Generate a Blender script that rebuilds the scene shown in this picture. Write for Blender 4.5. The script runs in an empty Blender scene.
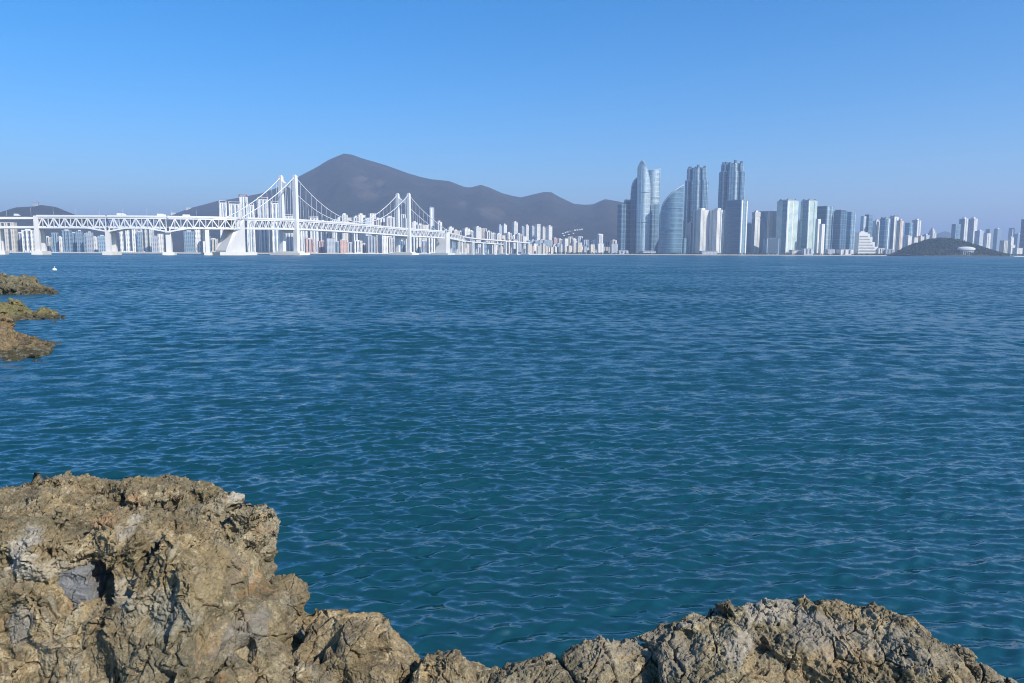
import bpy, bmesh, math, random
import numpy as np
from mathutils import Vector, Matrix, Euler

random.seed(7)
RNG = np.random.default_rng(11)
R = math.radians
S = bpy.context.scene
COL = S.collection
PI = math.pi

# ------------------------------------------------------------------ camera, sky, sun, exposure
W, H = 1024, 683
FPX = 739.5
CAMZ = 4.5
PITCH, ROLL = R(6.83), R(0.25)
cam_d = bpy.data.cameras.new('camera'); cam = bpy.data.objects.new('camera', cam_d); COL.objects.link(cam)
cam_d.sensor_width = 36; cam_d.lens = 36 * FPX / W
cam_d.clip_start = 0.1; cam_d.clip_end = 60000
CAM_M = Matrix.Rotation(PI/2 - PITCH, 3, 'X') @ Matrix.Rotation(ROLL, 3, 'Z')
cam.matrix_world = Matrix.Translation((0, 0, CAMZ)) @ CAM_M.to_4x4()
S.camera = cam

SUN_EL, SUN_AZ = 37.0, 130.0          # azimuth clockwise from +Y
to_sun = Vector((math.sin(R(SUN_AZ))*math.cos(R(SUN_EL)), math.cos(R(SUN_AZ))*math.cos(R(SUN_EL)), math.sin(R(SUN_EL))))
wd = bpy.data.worlds.new('World'); S.world = wd; wd.use_nodes = True
wn = wd.node_tree; wn.nodes.clear()
sky = wn.nodes.new('ShaderNodeTexSky'); sky.sky_type = 'NISHITA'; sky.sun_disc = False
sky.sun_elevation = R(SUN_EL); sky.sun_rotation = R(SUN_AZ)
sky.altitude = 1800; sky.air_density = 1.15; sky.dust_density = 2.2; sky.ozone_density = 5.0
hs = wn.nodes.new('ShaderNodeHueSaturation'); hs.inputs['Saturation'].default_value = 1.40
bg = wn.nodes.new('ShaderNodeBackground'); bg.inputs['Strength'].default_value = 0.115
wo = wn.nodes.new('ShaderNodeOutputWorld')
wn.links.new(sky.outputs[0], hs.inputs['Color']); wn.links.new(hs.outputs[0], bg.inputs['Color'])
wn.links.new(bg.outputs[0], wo.inputs['Surface'])
sl = bpy.data.lights.new('sun', 'SUN'); sl.energy = 4.0; sl.angle = R(0.5); sl.color = (1.0, 0.95, 0.86)
so = bpy.data.objects.new('sun', sl); COL.objects.link(so)
so.rotation_euler = to_sun.to_track_quat('Z', 'Y').to_euler()
S.view_settings.view_transform = 'Standard'; S.view_settings.look = 'None'
S.view_settings.exposure = 0.72; S.view_settings.gamma = 1.0; S.view_settings.use_curve_mapping = False
S.cycles.filter_width = 1.0; S.cycles.volume_bounces = 1; S.cycles.max_bounces = 8

# ------------------------------------------------------------------ helpers
def P(px, py, Y):
    """the world point at depth Y seen at a pixel of the photograph (used to measure real positions)"""
    d = CAM_M @ Vector(((px - W/2)/FPX, -(py - H/2)/FPX, -1))
    k = Y / d.y
    return Vector((d.x*k, Y, CAMZ + d.z*k))
def PX(px, Y): return P(px, 252, Y).x
def PZ(px, py, Y): return P(px, py, Y).z

def tag(o, label=None, cat=None, group=None, kind=None):
    if label: o['label'] = label
    if cat: o['category'] = cat
    if group: o['group'] = group
    if kind: o['kind'] = kind
    return o
def empty(name, loc, rz=0.0, label=None, cat=None, group=None):
    o = bpy.data.objects.new(name, None); COL.objects.link(o)
    o.location = loc; o.rotation_euler = (0, 0, rz); o.empty_display_size = 1
    return tag(o, label, cat, group)
def link(name, me, mat, parent=None):
    o = bpy.data.objects.new(name, me); COL.objects.link(o)
    if mat: me.materials.append(mat)
    if parent: o.parent = parent
    return o
def np_mesh(name, verts, faces, smooth=True):
    me = bpy.data.meshes.new(name)
    verts = np.asarray(verts, np.float32); faces = np.asarray(faces, np.int32)
    n, k = faces.shape
    me.vertices.add(len(verts)); me.vertices.foreach_set('co', verts.ravel())
    me.loops.add(n*k); me.loops.foreach_set('vertex_index', faces.ravel())
    me.polygons.add(n); me.polygons.foreach_set('loop_start', np.arange(0, n*k, k, dtype=np.int32))
    try: me.polygons.foreach_set('loop_total', np.full(n, k, np.int32))
    except Exception: pass
    if smooth: me.polygons.foreach_set('use_smooth', np.ones(n, bool))
    me.update(calc_edges=True); me.validate()
    return me

class MB:
    def __init__(s): s.v = []; s.f = []
    def add(s, vs, fs):
        b = len(s.v); s.v += [tuple(v) for v in vs]; s.f += [tuple(i+b for i in f) for f in fs]; return s
    def box(s, x0, x1, y0, y1, z0, z1, tx=1.0, ty=1.0):
        cx, cy = (x0+x1)/2, (y0+y1)/2
        q = [(x0,y0),(x1,y0),(x1,y1),(x0,y1)]
        t = [(cx+(x-cx)*tx, cy+(y-cy)*ty) for x, y in q]
        return s.add([(x,y,z0) for x,y in q]+[(x,y,z1) for x,y in t],
                     [(3,2,1,0),(4,5,6,7),(0,1,5,4),(1,2,6,5),(2,3,7,6),(3,0,4,7)])
    def prism(s, poly, z0, z1):
        """poly counter-clockwise; z1 a number or one height per corner"""
        n = len(poly); zz = z1 if hasattr(z1, '__len__') else [z1]*n
        return s.add([(x,y,z0) for x,y in poly]+[(x,y,z) for (x,y),z in zip(poly,zz)],
                     [tuple(range(n-1,-1,-1)), tuple(range(n,2*n))]+[(i,(i+1)%n,n+(i+1)%n,n+i) for i in range(n)])
    def bar(s, p, q, w, h=None, up=(0,0,1)):
        h = h or w; p = Vector(p); q = Vector(q); d = (q-p).normalized(); u = Vector(up)
        if abs(d.dot(u)) > .98: u = Vector((0,1,0))
        a = d.cross(u).normalized()*(w/2); b = a.cross(d).normalized()*(h/2)
        vs = [p-a-b,p+a-b,p+a+b,p-a+b,q-a-b,q+a-b,q+a+b,q-a+b]
        return s.add(vs, [(0,1,2,3),(7,6,5,4),(4,5,1,0),(5,6,2,1),(6,7,3,2),(7,4,0,3)])
    def tube(s, pts, r, n=6):
        pts = [Vector(p) for p in pts]; b = len(s.v)
        for i, p in enumerate(pts):
            d = (pts[min(i+1,len(pts)-1)]-pts[max(i-1,0)]).normalized()
            a = d.cross(Vector((0,0,1)) if abs(d.z) < .95 else Vector((1,0,0))).normalized(); c = a.cross(d)
            rr = r[i] if hasattr(r, '__len__') else r
            for k in range(n):
                t = 2*PI*k/n; s.v.append(tuple(p+(a*math.cos(t)+c*math.sin(t))*rr))
        for i in range(len(pts)-1):
            for k in range(n):
                k2 = (k+1)%n; s.f.append((b+i*n+k, b+(i+1)*n+k, b+(i+1)*n+k2, b+i*n+k2))
        s.f.append(tuple(b+k for k in range(n))); s.f.append(tuple(b+(len(pts)-1)*n+k for k in range(n-1,-1,-1)))
        return s
    def build(s, name, mat, parent=None, smooth=False):
        me = bpy.data.meshes.new(name); me.from_pydata(s.v, [], s.f)
        bm = bmesh.new(); bm.from_mesh(me); bmesh.ops.recalc_face_normals(bm, faces=bm.faces); bm.to_mesh(me); bm.free()
        if smooth:
            for p in me.polygons: p.use_smooth = True
        return link(name, me, mat, parent)

# ---- noise on arrays of points
def _h(ix, iy, iz, seed=0):
    h = (ix.astype(np.uint32)*np.uint32(374761393) + iy.astype(np.uint32)*np.uint32(668265263)
         + iz.astype(np.uint32)*np.uint32(2246822519) + np.uint32((seed*3266489917) & 0xffffffff))
    h = (h ^ (h >> np.uint32(13)))*np.uint32(1274126177)
    h = (h ^ (h >> np.uint32(16)))*np.uint32(2654435761)
    return h ^ (h >> np.uint32(15))
def _f(h): return (h & np.uint32(0xffffff)).astype(np.float32)/np.float32(0xffffff)
def vnoise(p, seed=0):
    """gradient noise, about -1..1"""
    i = np.floor(p).astype(np.int32); f = (p - i).astype(np.float32); u = f*f*f*(f*(f*6-15)+10)
    out = 0
    for dx in (0,1):
        wx = u[:,0] if dx else 1-u[:,0]
        for dy in (0,1):
            wy = u[:,1] if dy else 1-u[:,1]
            for dz in (0,1):
                wz = u[:,2] if dz else 1-u[:,2]
                h = _h(i[:,0]+dx, i[:,1]+dy, i[:,2]+dz, seed)
                gx = (h & np.uint32(1023)).astype(np.float32)/511.5-1
                gy = ((h >> np.uint32(10)) & np.uint32(1023)).astype(np.float32)/511.5-1
                gz = ((h >> np.uint32(20)) & np.uint32(1023)).astype(np.float32)/511.5-1
                out = out + wx*wy*wz*(gx*(f[:,0]-dx)+gy*(f[:,1]-dy)+gz*(f[:,2]-dz))
    return out*1.3
def fbm(p, oct=4, seed=0, gain=.5, ridged=False):
    a, s, o = 1.0, 0, 0.0
    for k in range(oct):
        n = vnoise(p*(2.03**k)+k*17.3, seed+k)
        if ridged: n = 1-2*np.abs(n)
        o = o + a*n; s += a; a *= gain
    return o/s
def cells(p, seed=0, jit=.62):
    """F1, F2, random height and random tilt of the nearest cell of a jittered grid"""
    p = np.ascontiguousarray(p, np.float32)
    i = np.floor(p-.5).astype(np.int32); n = len(p)
    f1 = np.full(n, 9., np.float32); f2 = f1.copy(); hb = np.zeros(n, np.uint32); dv = np.zeros((n,3), np.float32)
    for dx in (0,1):
        for dy in (0,1):
            for dz in (0,1):
                a, b, c = i[:,0]+dx, i[:,1]+dy, i[:,2]+dz
                h1 = _h(a,b,c,seed)
                o = np.stack([(h1 & np.uint32(1023)), ((h1 >> np.uint32(10)) & np.uint32(1023)), ((h1 >> np.uint32(20)) & np.uint32(1023))], 1).astype(np.float32)/1023-.5
                v = p-np.stack([a,b,c], 1).astype(np.float32)-.5-np.float32(jit)*o
                d = np.einsum('ij,ij->i', v, v)
                m = d < f1
                f2 = np.where(m, f1, np.minimum(f2, d)); f1 = np.where(m, d, f1); hb = np.where(m, h1, hb); dv[m] = v[m]
    h2 = (hb ^ np.uint32(0x9e3779b9))*np.uint32(2246822519); h2 ^= h2 >> np.uint32(14); h3 = h2*np.uint32(3266489917); h3 ^= h3 >> np.uint32(13)
    h4 = h3*np.uint32(668265263); h4 ^= h4 >> np.uint32(15)
    tilt = 2*((_f(h2)-.5)*dv[:,0]+(_f(h3)-.5)*dv[:,1]+(_f(h4)-.5)*dv[:,2])
    return np.sqrt(f1), np.sqrt(f2), _f(h2 >> np.uint32(5))-.5, tilt

# ------------------------------------------------------------------ materials
MATS = {}
class NT:
    """a short hand for a material's node tree"""
    def __init__(s, name):
        s.m = bpy.data.materials.new(name); s.m.use_nodes = True; s.t = s.m.node_tree; s.t.nodes.clear()
        s.out = s.t.nodes.new('ShaderNodeOutputMaterial'); s.b = s.t.nodes.new('ShaderNodeBsdfPrincipled')
        s.t.links.new(s.b.outputs[0], s.out.inputs['Surface'])
    def n(s, typ, **kw):
        nd = s.t.nodes.new('ShaderNode'+typ)
        for k, v in kw.items(): setattr(nd, k, v)
        return nd
    def set(s, nd, key, v):
        if isinstance(v, bpy.types.NodeSocket): s.t.links.new(v, nd.inputs[key])
        else: nd.inputs[key].default_value = v
    def math(s, op, a, b=None, c=None, clamp=False):
        nd = s.n('Math', operation=op, use_clamp=clamp)
        for i, v in enumerate((a, b, c)):
            if v is not None: s.set(nd, i, v)
        return nd.outputs[0]
    def vmath(s, op, a, b=None, scale=None):
        nd = s.n('VectorMath', operation=op); s.set(nd, 0, a)
        if b is not None: s.set(nd, 1, b)
        if scale is not None: s.set(nd, 'Scale', scale)
        return nd.outputs[0]
    def mix(s, fac, a, b, mode='MIX'):
        nd = s.n('Mix', data_type='RGBA', blend_type=mode)
        s.set(nd, 0, fac); s.set(nd, 6, a if isinstance(a, bpy.types.NodeSocket) else (*a, 1)); s.set(nd, 7, b if isinstance(b, bpy.types.NodeSocket) else (*b, 1))
        return nd.outputs[2]
    def noise(s, vec, scale, detail=4, rough=.55, out=0):
        nd = s.n('TexNoise'); s.set(nd, 'Scale', scale); s.set(nd, 'Detail', detail); s.set(nd, 'Roughness', rough)
        if vec is not None: s.set(nd, 'Vector', vec)
        return nd.outputs[out]
    def ramp(s, fac, stops):
        nd = s.n('ValToRGB'); s.set(nd, 0, fac); e = nd.color_ramp.elements
        while len(e) < len(stops): e.new(.5)
        for x, (p, c) in zip(e, stops): x.position = p; x.color = (c,c,c,1) if not hasattr(c, '__len__') else (*c, 1)
        return nd.outputs[0]
    def coord(s, which='Object'): return s.n('TexCoord').outputs[which]
    def bump(s, h, strength=.5, dist=.02):
        nd = s.n('Bump'); s.set(nd, 'Strength', strength); s.set(nd, 'Distance', dist); s.set(nd, 'Height', h); s.set(s.b, 'Normal', nd.outputs[0])

def plain(name, c, rough=.7, var=.12, scale=.15, metal=0.0):
    if name in MATS: return MATS[name]
    t = NT(name); co = t.coord(); n = t.noise(co, scale, 5, .6)
    f = t.math('MULTIPLY_ADD', n, var*2, 1-var)
    t.set(t.b, 'Base Color', t.mix(1.0, c, t.n('CombineColor').outputs[0], 'MULTIPLY') if False else t.vmath('SCALE', (*c,), scale=f))
    t.set(t.b, 'Roughness', rough); t.set(t.b, 'Metallic', metal)
    MATS[name] = t.m; return t.m

def facade(name, wall, glass, bay=4.2, floor=3.1, wf=.5, hf=.55, rough=.75):
    """painted wall with a window in every bay of every floor; each building a little different in tone"""
    if name in MATS: return MATS[name]
    t = NT(name); co = t.coord(); sx = t.n('SeparateXYZ'); t.set(sx, 0, co)
    u = t.math('ADD', sx.outputs[0], sx.outputs[1])
    fu = t.math('FRACT', t.math('DIVIDE', u, bay)); fz = t.math('FRACT', t.math('DIVIDE', sx.outputs[2], floor))
    m = t.math('MULTIPLY', t.math('LESS_THAN', fu, wf), t.math('LESS_THAN', fz, hf))
    nz = t.n('SeparateXYZ'); t.set(nz, 0, t.coord('Normal'))
    m = t.math('MULTIPLY', m, t.math('LESS_THAN', t.math('ABSOLUTE', nz.outputs[2]), .5))
    rnd = t.n('ObjectInfo').outputs['Random']
    n = t.noise(co, .05, 4, .6)
    f = t.math('ADD', t.math('MULTIPLY_ADD', rnd, .3, .72), t.math('MULTIPLY', n, .22))
    # every window gets its own tone
    wn_ = t.n('TexWhiteNoise', noise_dimensions='2D'); cv = t.n('CombineXYZ')
    t.set(cv, 0, t.math('FLOOR', t.math('DIVIDE', u, bay))); t.set(cv, 1, t.math('FLOOR', t.math('DIVIDE', sx.outputs[2], floor))); t.set(wn_, 'Vector', cv.outputs[0])
    g = t.vmath('SCALE', (*glass,), scale=t.math('MULTIPLY_ADD', wn_.outputs[0], 1.0, .5))
    t.set(t.b, 'Base Color', t.mix(m, t.vmath('SCALE', (*wall,), scale=f), g))
    t.set(t.b, 'Roughness', t.math('MULTIPLY_ADD', m, -(rough-.15), rough))
    MATS[name] = t.m; return t.m

def curtain(name, c, frame, metal=.55, rough=.22, floor=4.0, bay=3.0):
    """glass curtain wall: panels of slightly different tone and tilt between floor lines and mullions"""
    if name in MATS: return MATS[name]
    t = NT(name); co = t.coord(); sx = t.n('SeparateXYZ'); t.set(sx, 0, co)
    u = t.math('ADD', sx.outputs[0], t.math('MULTIPLY', sx.outputs[1], .73))
    cu = t.math('DIVIDE', u, bay); cz = t.math('DIVIDE', sx.outputs[2], floor)
    cv = t.n('CombineXYZ'); t.set(cv, 0, t.math('FLOOR', cu)); t.set(cv, 1, t.math('FLOOR', cz))
    wn_ = t.n('TexWhiteNoise', noise_dimensions='2D'); t.set(wn_, 'Vector', cv.outputs[0])
    big = t.noise(t.vmath('MULTIPLY', co, (1.0, 1.0, .12)), .06, 3, .6)
    f = t.math('ADD', t.math('MULTIPLY_ADD', wn_.outputs[0], .5, .3), t.math('MULTIPLY', big, .9))
    ln = t.math('MAXIMUM', t.math('MAXIMUM', t.math('LESS_THAN', t.math('FRACT', cz), .22), t.math('LESS_THAN', t.math('FRACT', t.math('DIVIDE', cz, 4.0)), .26)), t.math('LESS_THAN', t.math('FRACT', cu), .14))
    t.set(t.b, 'Base Color', t.mix(ln, t.vmath('SCALE', (*c,), scale=f), frame))
    t.set(t.b, 'Metallic', t.math('MULTIPLY_ADD', ln, -metal, metal)); t.set(t.b, 'Roughness', t.math('MULTIPLY_ADD', ln, .35, rough))
    nm = t.vmath('NORMALIZE', t.vmath('ADD', t.n('NewGeometry').outputs['Normal'], t.vmath('SCALE', t.vmath('SUBTRACT', wn_.outputs[1], (.5,.5,.5)), scale=.05)))
    t.set(t.b, 'Normal', nm)
    MATS[name] = t.m; return t.m

WHITE_STEEL = plain('white_painted_steel', (.68,.69,.70), .45, .06, .05)
CONCRETE = plain('pale_concrete', (.62,.60,.55), .85, .15, .08)
CONCRETE_W = plain('white_concrete', (.62,.61,.59), .8, .16, .06)
ASPHALT = plain('asphalt', (.06,.06,.065), .9)
ROOFGREY = plain('roof_grey', (.30,.31,.33), .85)
ROOFRED = plain('roof_red', (.42,.14,.09), .8)
DARKMETAL = plain('dark_metal', (.07,.09,.12), .45)
WHITEWALL = plain('white_wall', (.74,.72,.67), .75, .08, .08)
GLASSDARK = plain('dark_window_glass', (.05,.085,.13), .12, .3, .3)
GLASSPALE = plain('pale_window_glass', (.22,.33,.38), .15, .25, .2)
F_WHITE = facade('facade_white', (.78,.745,.67), (.16,.20,.25), 5.0, 3.1, .42, .55)
F_CREAM = facade('facade_cream', (.70,.62,.50), (.16,.17,.20), 4.6, 3.1, .42, .55)
F_GREY = facade('facade_grey', (.50,.53,.57), (.10,.14,.20), 4.4, 3.1, .5, .55)
F_BLUE = facade('facade_blue', (.27,.37,.44), (.06,.10,.17), 4.4, 3.3, .55, .6)
F_PINK = facade('facade_pink', (.62,.40,.33), (.14,.14,.17), 4.4, 3.1, .42, .5)
F_GREEN = facade('facade_green_glass', (.70,.78,.70), (.20,.36,.34), 4.0, 3.4, .62, .6, .5)
C_BLUE = curtain('glass_blue', (.17,.33,.44), (.16,.24,.30))
C_DEEP = curtain('glass_deep_blue', (.055,.125,.195), (.065,.115,.165), .40)
C_PALE = curtain('glass_pale', (.40,.54,.59), (.46,.55,.58), .5, .28)
C_SAIL = curtain('glass_sail', (.115,.215,.29), (.125,.215,.28), .55, .25)

# ------------------------------------------------------------------ sea
def build_sea():
    hy = 252.0
    py = np.concatenate([np.arange(770, 300, -.75), np.arange(300, 262, -.5)])
    r = FPX*CAMZ/(py-hy)
    r = np.concatenate([np.array([.6, 2.0, 3.4, 4.6, 5.6, 6.6, 7.4]), r, np.geomspace(r[-1]*1.03, 8700, 46)])
    r = np.unique(np.round(r, 4))
    th = np.concatenate([np.linspace(-82, -39, 60, endpoint=False), np.linspace(-39, 39, 1150), np.linspace(39, 82, 61)[1:]])*PI/180
    nr, nt = len(r), len(th)
    RR, TT = np.meshgrid(r, th, indexing='ij')
    X = (RR*np.sin(TT)).ravel(); Y = (RR*np.cos(TT)).ravel()
    dr = np.gradient(r); sp = np.repeat(dr, nt); lat = np.repeat(r*np.gradient(th)[nt//2], nt)
    rng = np.random.default_rng(5)
    N = 84
    lam = np.geomspace(.11, 2.6, N)*rng.uniform(.93, 1.07, N)
    ang = -PI/2 + R(12) + rng.normal(0, R(27), N)
    wt = np.exp(-((np.log(lam/.31))/.62)**2) + .26
    slope = wt/np.sqrt((wt**2).sum())*np.sqrt(2)*.27
    Z = np.zeros_like(X); ZL = np.zeros_like(X); DX = np.zeros_like(X); DY = np.zeros_like(X); miss = np.zeros_like(X)
    q = np.stack([X*.16, Y*.10, X*0], 1).astype(np.float32)
    gust = 1.0+.22*vnoise(q, 3)+.30*vnoise(q*3.7, 8)
    cutall = RR.ravel() > 700
    for L, a, s in zip(lam, ang, slope):
        k = 2*PI/L
        fade = np.clip((L/np.maximum(sp*.55, lat)-2.6)/2.5, 0, 1)
        fade[cutall] = 0
        miss += (1-fade**2)*s*s
        on = fade > 0
        if not on.any(): continue
        ph = k*(X[on]*math.cos(a)+Y[on]*math.sin(a))+rng.uniform(0, 2*PI)
        am = s/k*fade[on]*gust[on]
        Z[on] += am*np.sin(ph)
        if L > .30: ZL[on] += am*np.sin(ph)
        c = am*.22*np.cos(ph); DX[on] += c*math.cos(a); DY[on] += c*math.sin(a)
    miss = np.sqrt(miss/(slope**2).sum())
    DY -= .50*ZL         # the chop runs toward the shore: steep fronts, long backs
    v = np.stack([X+DX, Y+DY, Z], 1)
    i = np.arange(nr-1)[:,None]*nt+np.arange(nt-1)[None]
    f = np.stack([i, i+1, i+nt+1, i+nt], -1).reshape(-1, 4)[:, ::-1]
    me = np_mesh('sea', v, f)
    at = me.attributes.new('wind_chop', 'FLOAT', 'POINT'); at.data.foreach_set('value', miss.astype(np.float32))
    t = NT('sea_water')
    co = t.coord(); ch = t.n('Attribute', attribute_name='wind_chop').outputs['Fac']
    def slopes(sx, sy, detail, amp):
        c = t.noise(t.vmath('MULTIPLY', co, (sx, sy, 1)), 1.0, detail, .6, 1)
        return t.vmath('SCALE', t.vmath('SUBTRACT', c, (.5,.5,.5)), scale=amp)
    far = slopes(1.15, 1.15, 5, t.math('MULTIPLY', ch, 1.25))
    big = slopes(.045, .060, 4, t.math('MULTIPLY', ch, .42))
    fine = slopes(9.0, 15.0, 4, .55)
    tot = t.vmath('ADD', t.vmath('ADD', far, big), fine)
    sx = t.n('SeparateXYZ'); t.set(sx, 0, tot)
    # a wave's near flank is the side that shows over a long distance: it leans toward the open water south of it
    yy = t.math('SUBTRACT', sx.outputs[1], t.math('ADD', t.math('MULTIPLY', t.math('MULTIPLY', sx.outputs[1], sx.outputs[1]), 1.6), t.math('MULTIPLY', ch, .13)))
    cv = t.n('CombineXYZ'); t.set(cv, 0, sx.outputs[0]); t.set(cv, 1, yy)
    nm = t.vmath('NORMALIZE', t.vmath('ADD', t.n('NewGeometry').outputs['Normal'], cv.outputs[0]))
    t.set(t.b, 'Normal', nm)
    cl = t.noise(t.vmath('MULTIPLY', co, (.02, .05, 1)), 1.0, 3, .5)
    t.set(t.b, 'Base Color', t.mix(cl, (.002,.034,.036), (.003,.045,.044)))
    t.set(t.b, 'Roughness', t.math('MULTIPLY_ADD', ch, .15, .07)); t.set(t.b, 'IOR', 2.2)
    o = link('sea', me, t.m); tag(o, kind='structure')
build_sea()

# ------------------------------------------------------------------ land across the bay
SH_PX = [-700, -100, 0, 180, 320, 450, 530, 620, 890, 1000, 1100, 1900]
SH_Y  = [1500, 1640, 1690, 1740, 1800, 1950, 2080, 2290, 2300, 2220, 2330, 2600]
def shore_y(px): return float(np.interp(px, SH_PX, SH_Y))
def build_land():
    m = MB(); wallm = MB()
    pxs = np.linspace(-700, 1900, 131)
    near = [(PX(p, shore_y(p)), shore_y(p)) for p in pxs]
    n = len(near)
    rng = random.Random(3)
    near = [(x, y+rng.uniform(-4, 4)) for x, y in near]
    vs = [(x, y, 2.0) for x, y in near]+[(x*2.0, 3500+0*y, 3.0) for x, y in near]+[(x*3.0, 8650, 4.0) for x, y in near]
    fs = [(i, i+1, n+i+1, n+i) for i in range(n-1)]+[(n+i, n+i+1, 2*n+i+1, 2*n+i) for i in range(n-1)]
    m.add(vs, fs)
    g = NT('city_ground'); c = g.coord(); a = g.noise(c, .02, 5, .6)
    g.set(g.b, 'Base Color', g.mix(a, (.05,.07,.04), (.30,.28,.25))); g.set(g.b, 'Roughness', .95)
    tag(m.build('ground', g.m), kind='structure')
    # quay wall along the water with a strip of tan rubble in front
    for (x0, y0), (x1, y1) in zip(near, near[1:]):
        wallm.add([(x0,y0-1,-1),(x1,y1-1,-1),(x1,y1-1,2.4),(x0,y0-1,2.4),(x1,y1+3,2.4),(x0,y0+3,2.4)], [(0,1,2,3),(3,2,4,5)])
    tag(wallm.build('quay_wall', CONCRETE), 'long low pale quay wall along the far shore between the water and the city', 'wall')
    sand = MB()
    ps = np.linspace(548, 884, 60); ya = []
    for p in ps:
        y = shore_y(p); ya.append((PX(p, y), y))
    ns = len(ya)
    e = [min(1, i/6, (ns-1-i)/6) for i in range(ns)]
    sand.add([(x, y-4-62*k, -.6) for (x,y),k in zip(ya,e)]+[(x, y-2, 2.7) for x,y in ya], [(i,i+1,ns+i+1,ns+i) for i in range(ns-1)])
    tag(sand.build('beach', plain('sand', (.44,.39,.30), .95, .1, .1)), kind='structure')
    dyke = MB()
    ps = np.linspace(60, 345, 50)
    for p0, p1 in zip(ps, ps[1:]):
        y0, y1 = shore_y(p0)-60, shore_y(p1)-60; x0, x1 = PX(p0,y0), PX(p1,y1); h0, h1 = 2.3+rng.uniform(-.6,.9), 2.3
        dyke.add([(x0,y0-9,-.8),(x1,y1-9,-.8),(x1,y1,h1),(x0,y0,h1),(x1,y1+5,h1-.2),(x0,y0+5,h1-.2)], [(0,1,2,3),(3,2,4,5)])
    tag(dyke.build('breakwater', plain('tan_rubble', (.46,.40,.31), .95, .35, .5)), 'long low tan rubble breakwater in the water under the white bridge', 'breakwater')
build_land()

# ------------------------------------------------------------------ hills
def ridge_arrays(pts, Y):
    px = np.array([p[0] for p in pts], float); z = np.array([PZ(a, b, Y) for a, b in pts])
    x = np.array([P(a, b, Y).x for a, b in pts]); return x, z
MT = [(120,250),(140,235),(165,217),(172,214.6),(192,207.6),(206,204),(218,200.7),(231,199),(247,196),(262,193),(276,188),(288,183),(300,175.6),
      (316,167.2),(328,159.8),(336,156.2),(344,153),(352,154.2),(362,157.8),(385,164.6),(400,170),(408,173),(420,176.5),(431,179),(449,180.8),(456,183.5),
      (465,187),(471,187.2),(481,184.6),(490,187.6),(502,193),(512,195.6),(521,197.3),(535,193.8),(544,191.8),(551,191.9),(560,197),(574,203.6),(584,204.6),
      (593,204.2),(600,201),(605,199),(616,200.8),(630,204),(650,211),(680,219),(705,226),(730,233),(760,243),(800,252)]
MT_Y = 5200.0
MX, MZ = ridge_arrays(MT, MT_Y)
def mountain_h(x, y):
    x = np.asarray(x, float); y = np.asarray(y, float)
    yc = MT_Y
    xs = x*(MT_Y/np.maximum(y, 2500))**.8
    rz = np.interp(xs, MX, MZ, left=0, right=0)
    # the crest stays as traced, spurs and gullies run down from it
    q = np.stack([x/520, y/900, x*0], -1).reshape(-1, 3).astype(np.float32)
    sp = fbm(q, 5, 21, .5, True).reshape(x.shape)
    q2 = np.stack([x/150, y/170, x*0], -1).reshape(-1, 3).astype(np.float32)
    s2 = fbm(q2, 3, 41).reshape(x.shape)
    u = np.clip((yc-y)/1900, -1, 1); f = np.where(u >= 0, (1-np.abs(u))**1.25, (1-np.abs(u))**1.6)
    w = np.clip(np.abs(u)*3.2, 0, 1)**1.3
    h = rz*f*(1+w*(.42*sp+.13*s2-.10))
    return np.minimum(h, rz*np.minimum(f*1.3, 1-.9*w*np.abs(u)-.01)+3)
def forest_mat(name, c1, c2, c3):
    t = NT(name); co = t.coord()
    a = t.noise(co, .004, 6, .62); b = t.noise(co, .03, 4, .7)
    col = t.mix(t.ramp(a, [(.38, 0.), (.62, 1.)]), c1, c2)
    col = t.mix(t.ramp(b, [(.5, 0.), (.72, .8)]), col, c3)
    t.set(t.b, 'Base Color', col); t.set(t.b, 'Roughness', 1.0); t.set(t.b, 'Specular IOR Level', .1)
    t.bump(b, .7, 14.0)
    return t
def grid_hill(name, fn, x0, x1, y0, y1, nx, ny, mat):
    X, Y = np.meshgrid(np.linspace(x0, x1, nx), np.linspace(y0, y1, ny), indexing='ij')
    Z = fn(X, Y)
    v = np.stack([X.ravel(), Y.ravel(), Z.ravel()], 1)
    i = np.arange(nx-1)[:,None]*ny+np.arange(ny-1)[None]
    f = np.stack([i, i+ny, i+ny+1, i+1], -1).reshape(-1, 4)
    o = link(name, np_mesh(name, v, f), mat)
    return tag(o, kind='structure')
tm = forest_mat('winter_forest', (.020,.022,.016), (.042,.036,.025), (.009,.012,.009))
# pale bare clearings and terraces on the middle slope
co = tm.coord(); nz = tm.noise(co, .012, 4, .7)
base = tm.b.inputs['Base Color'].links[0].from_socket
clear = None
for (px, py, rx, rz_) in [(362,186,60,24),(372,195,70,20),(363,180,40,16),(486,212,85,18),(495,216,60,18),(463,203,20,10),(380,184,24,10)]:
    # lie on the slope: found where the sight line meets the hillside
    for yy in np.arange(3300, 5200, 20.0):
        p = P(px, py, yy)
        if mountain_h(np.array([p.x]), np.array([yy]))[0] > p.z: break
    d = tm.vmath('MULTIPLY', tm.vmath('SUBTRACT', co, tuple(p)), (1/rx, 1/260, 1/(rz_*2.2)))
    ln = tm.n('VectorMath', operation='LENGTH'); tm.set(ln, 0, d)
    k = tm.math('SUBTRACT', 1.25, tm.math('ADD', ln.outputs['Value'], tm.math('MULTIPLY', tm.math('SUBTRACT', nz, .5), 3.2)), clamp=True)
    clear = k if clear is None else tm.math('MAXIMUM', clear, k)
tm.set(tm.b, 'Base Color', tm.mix(tm.math('MULTIPLY', clear, .75), base, (.085,.075,.062)))
grid_hill('mountain', lambda X, Y: mountain_h(X, Y), -3300, 2300, 3250, 6900, 420, 200, tm.m)

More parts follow.
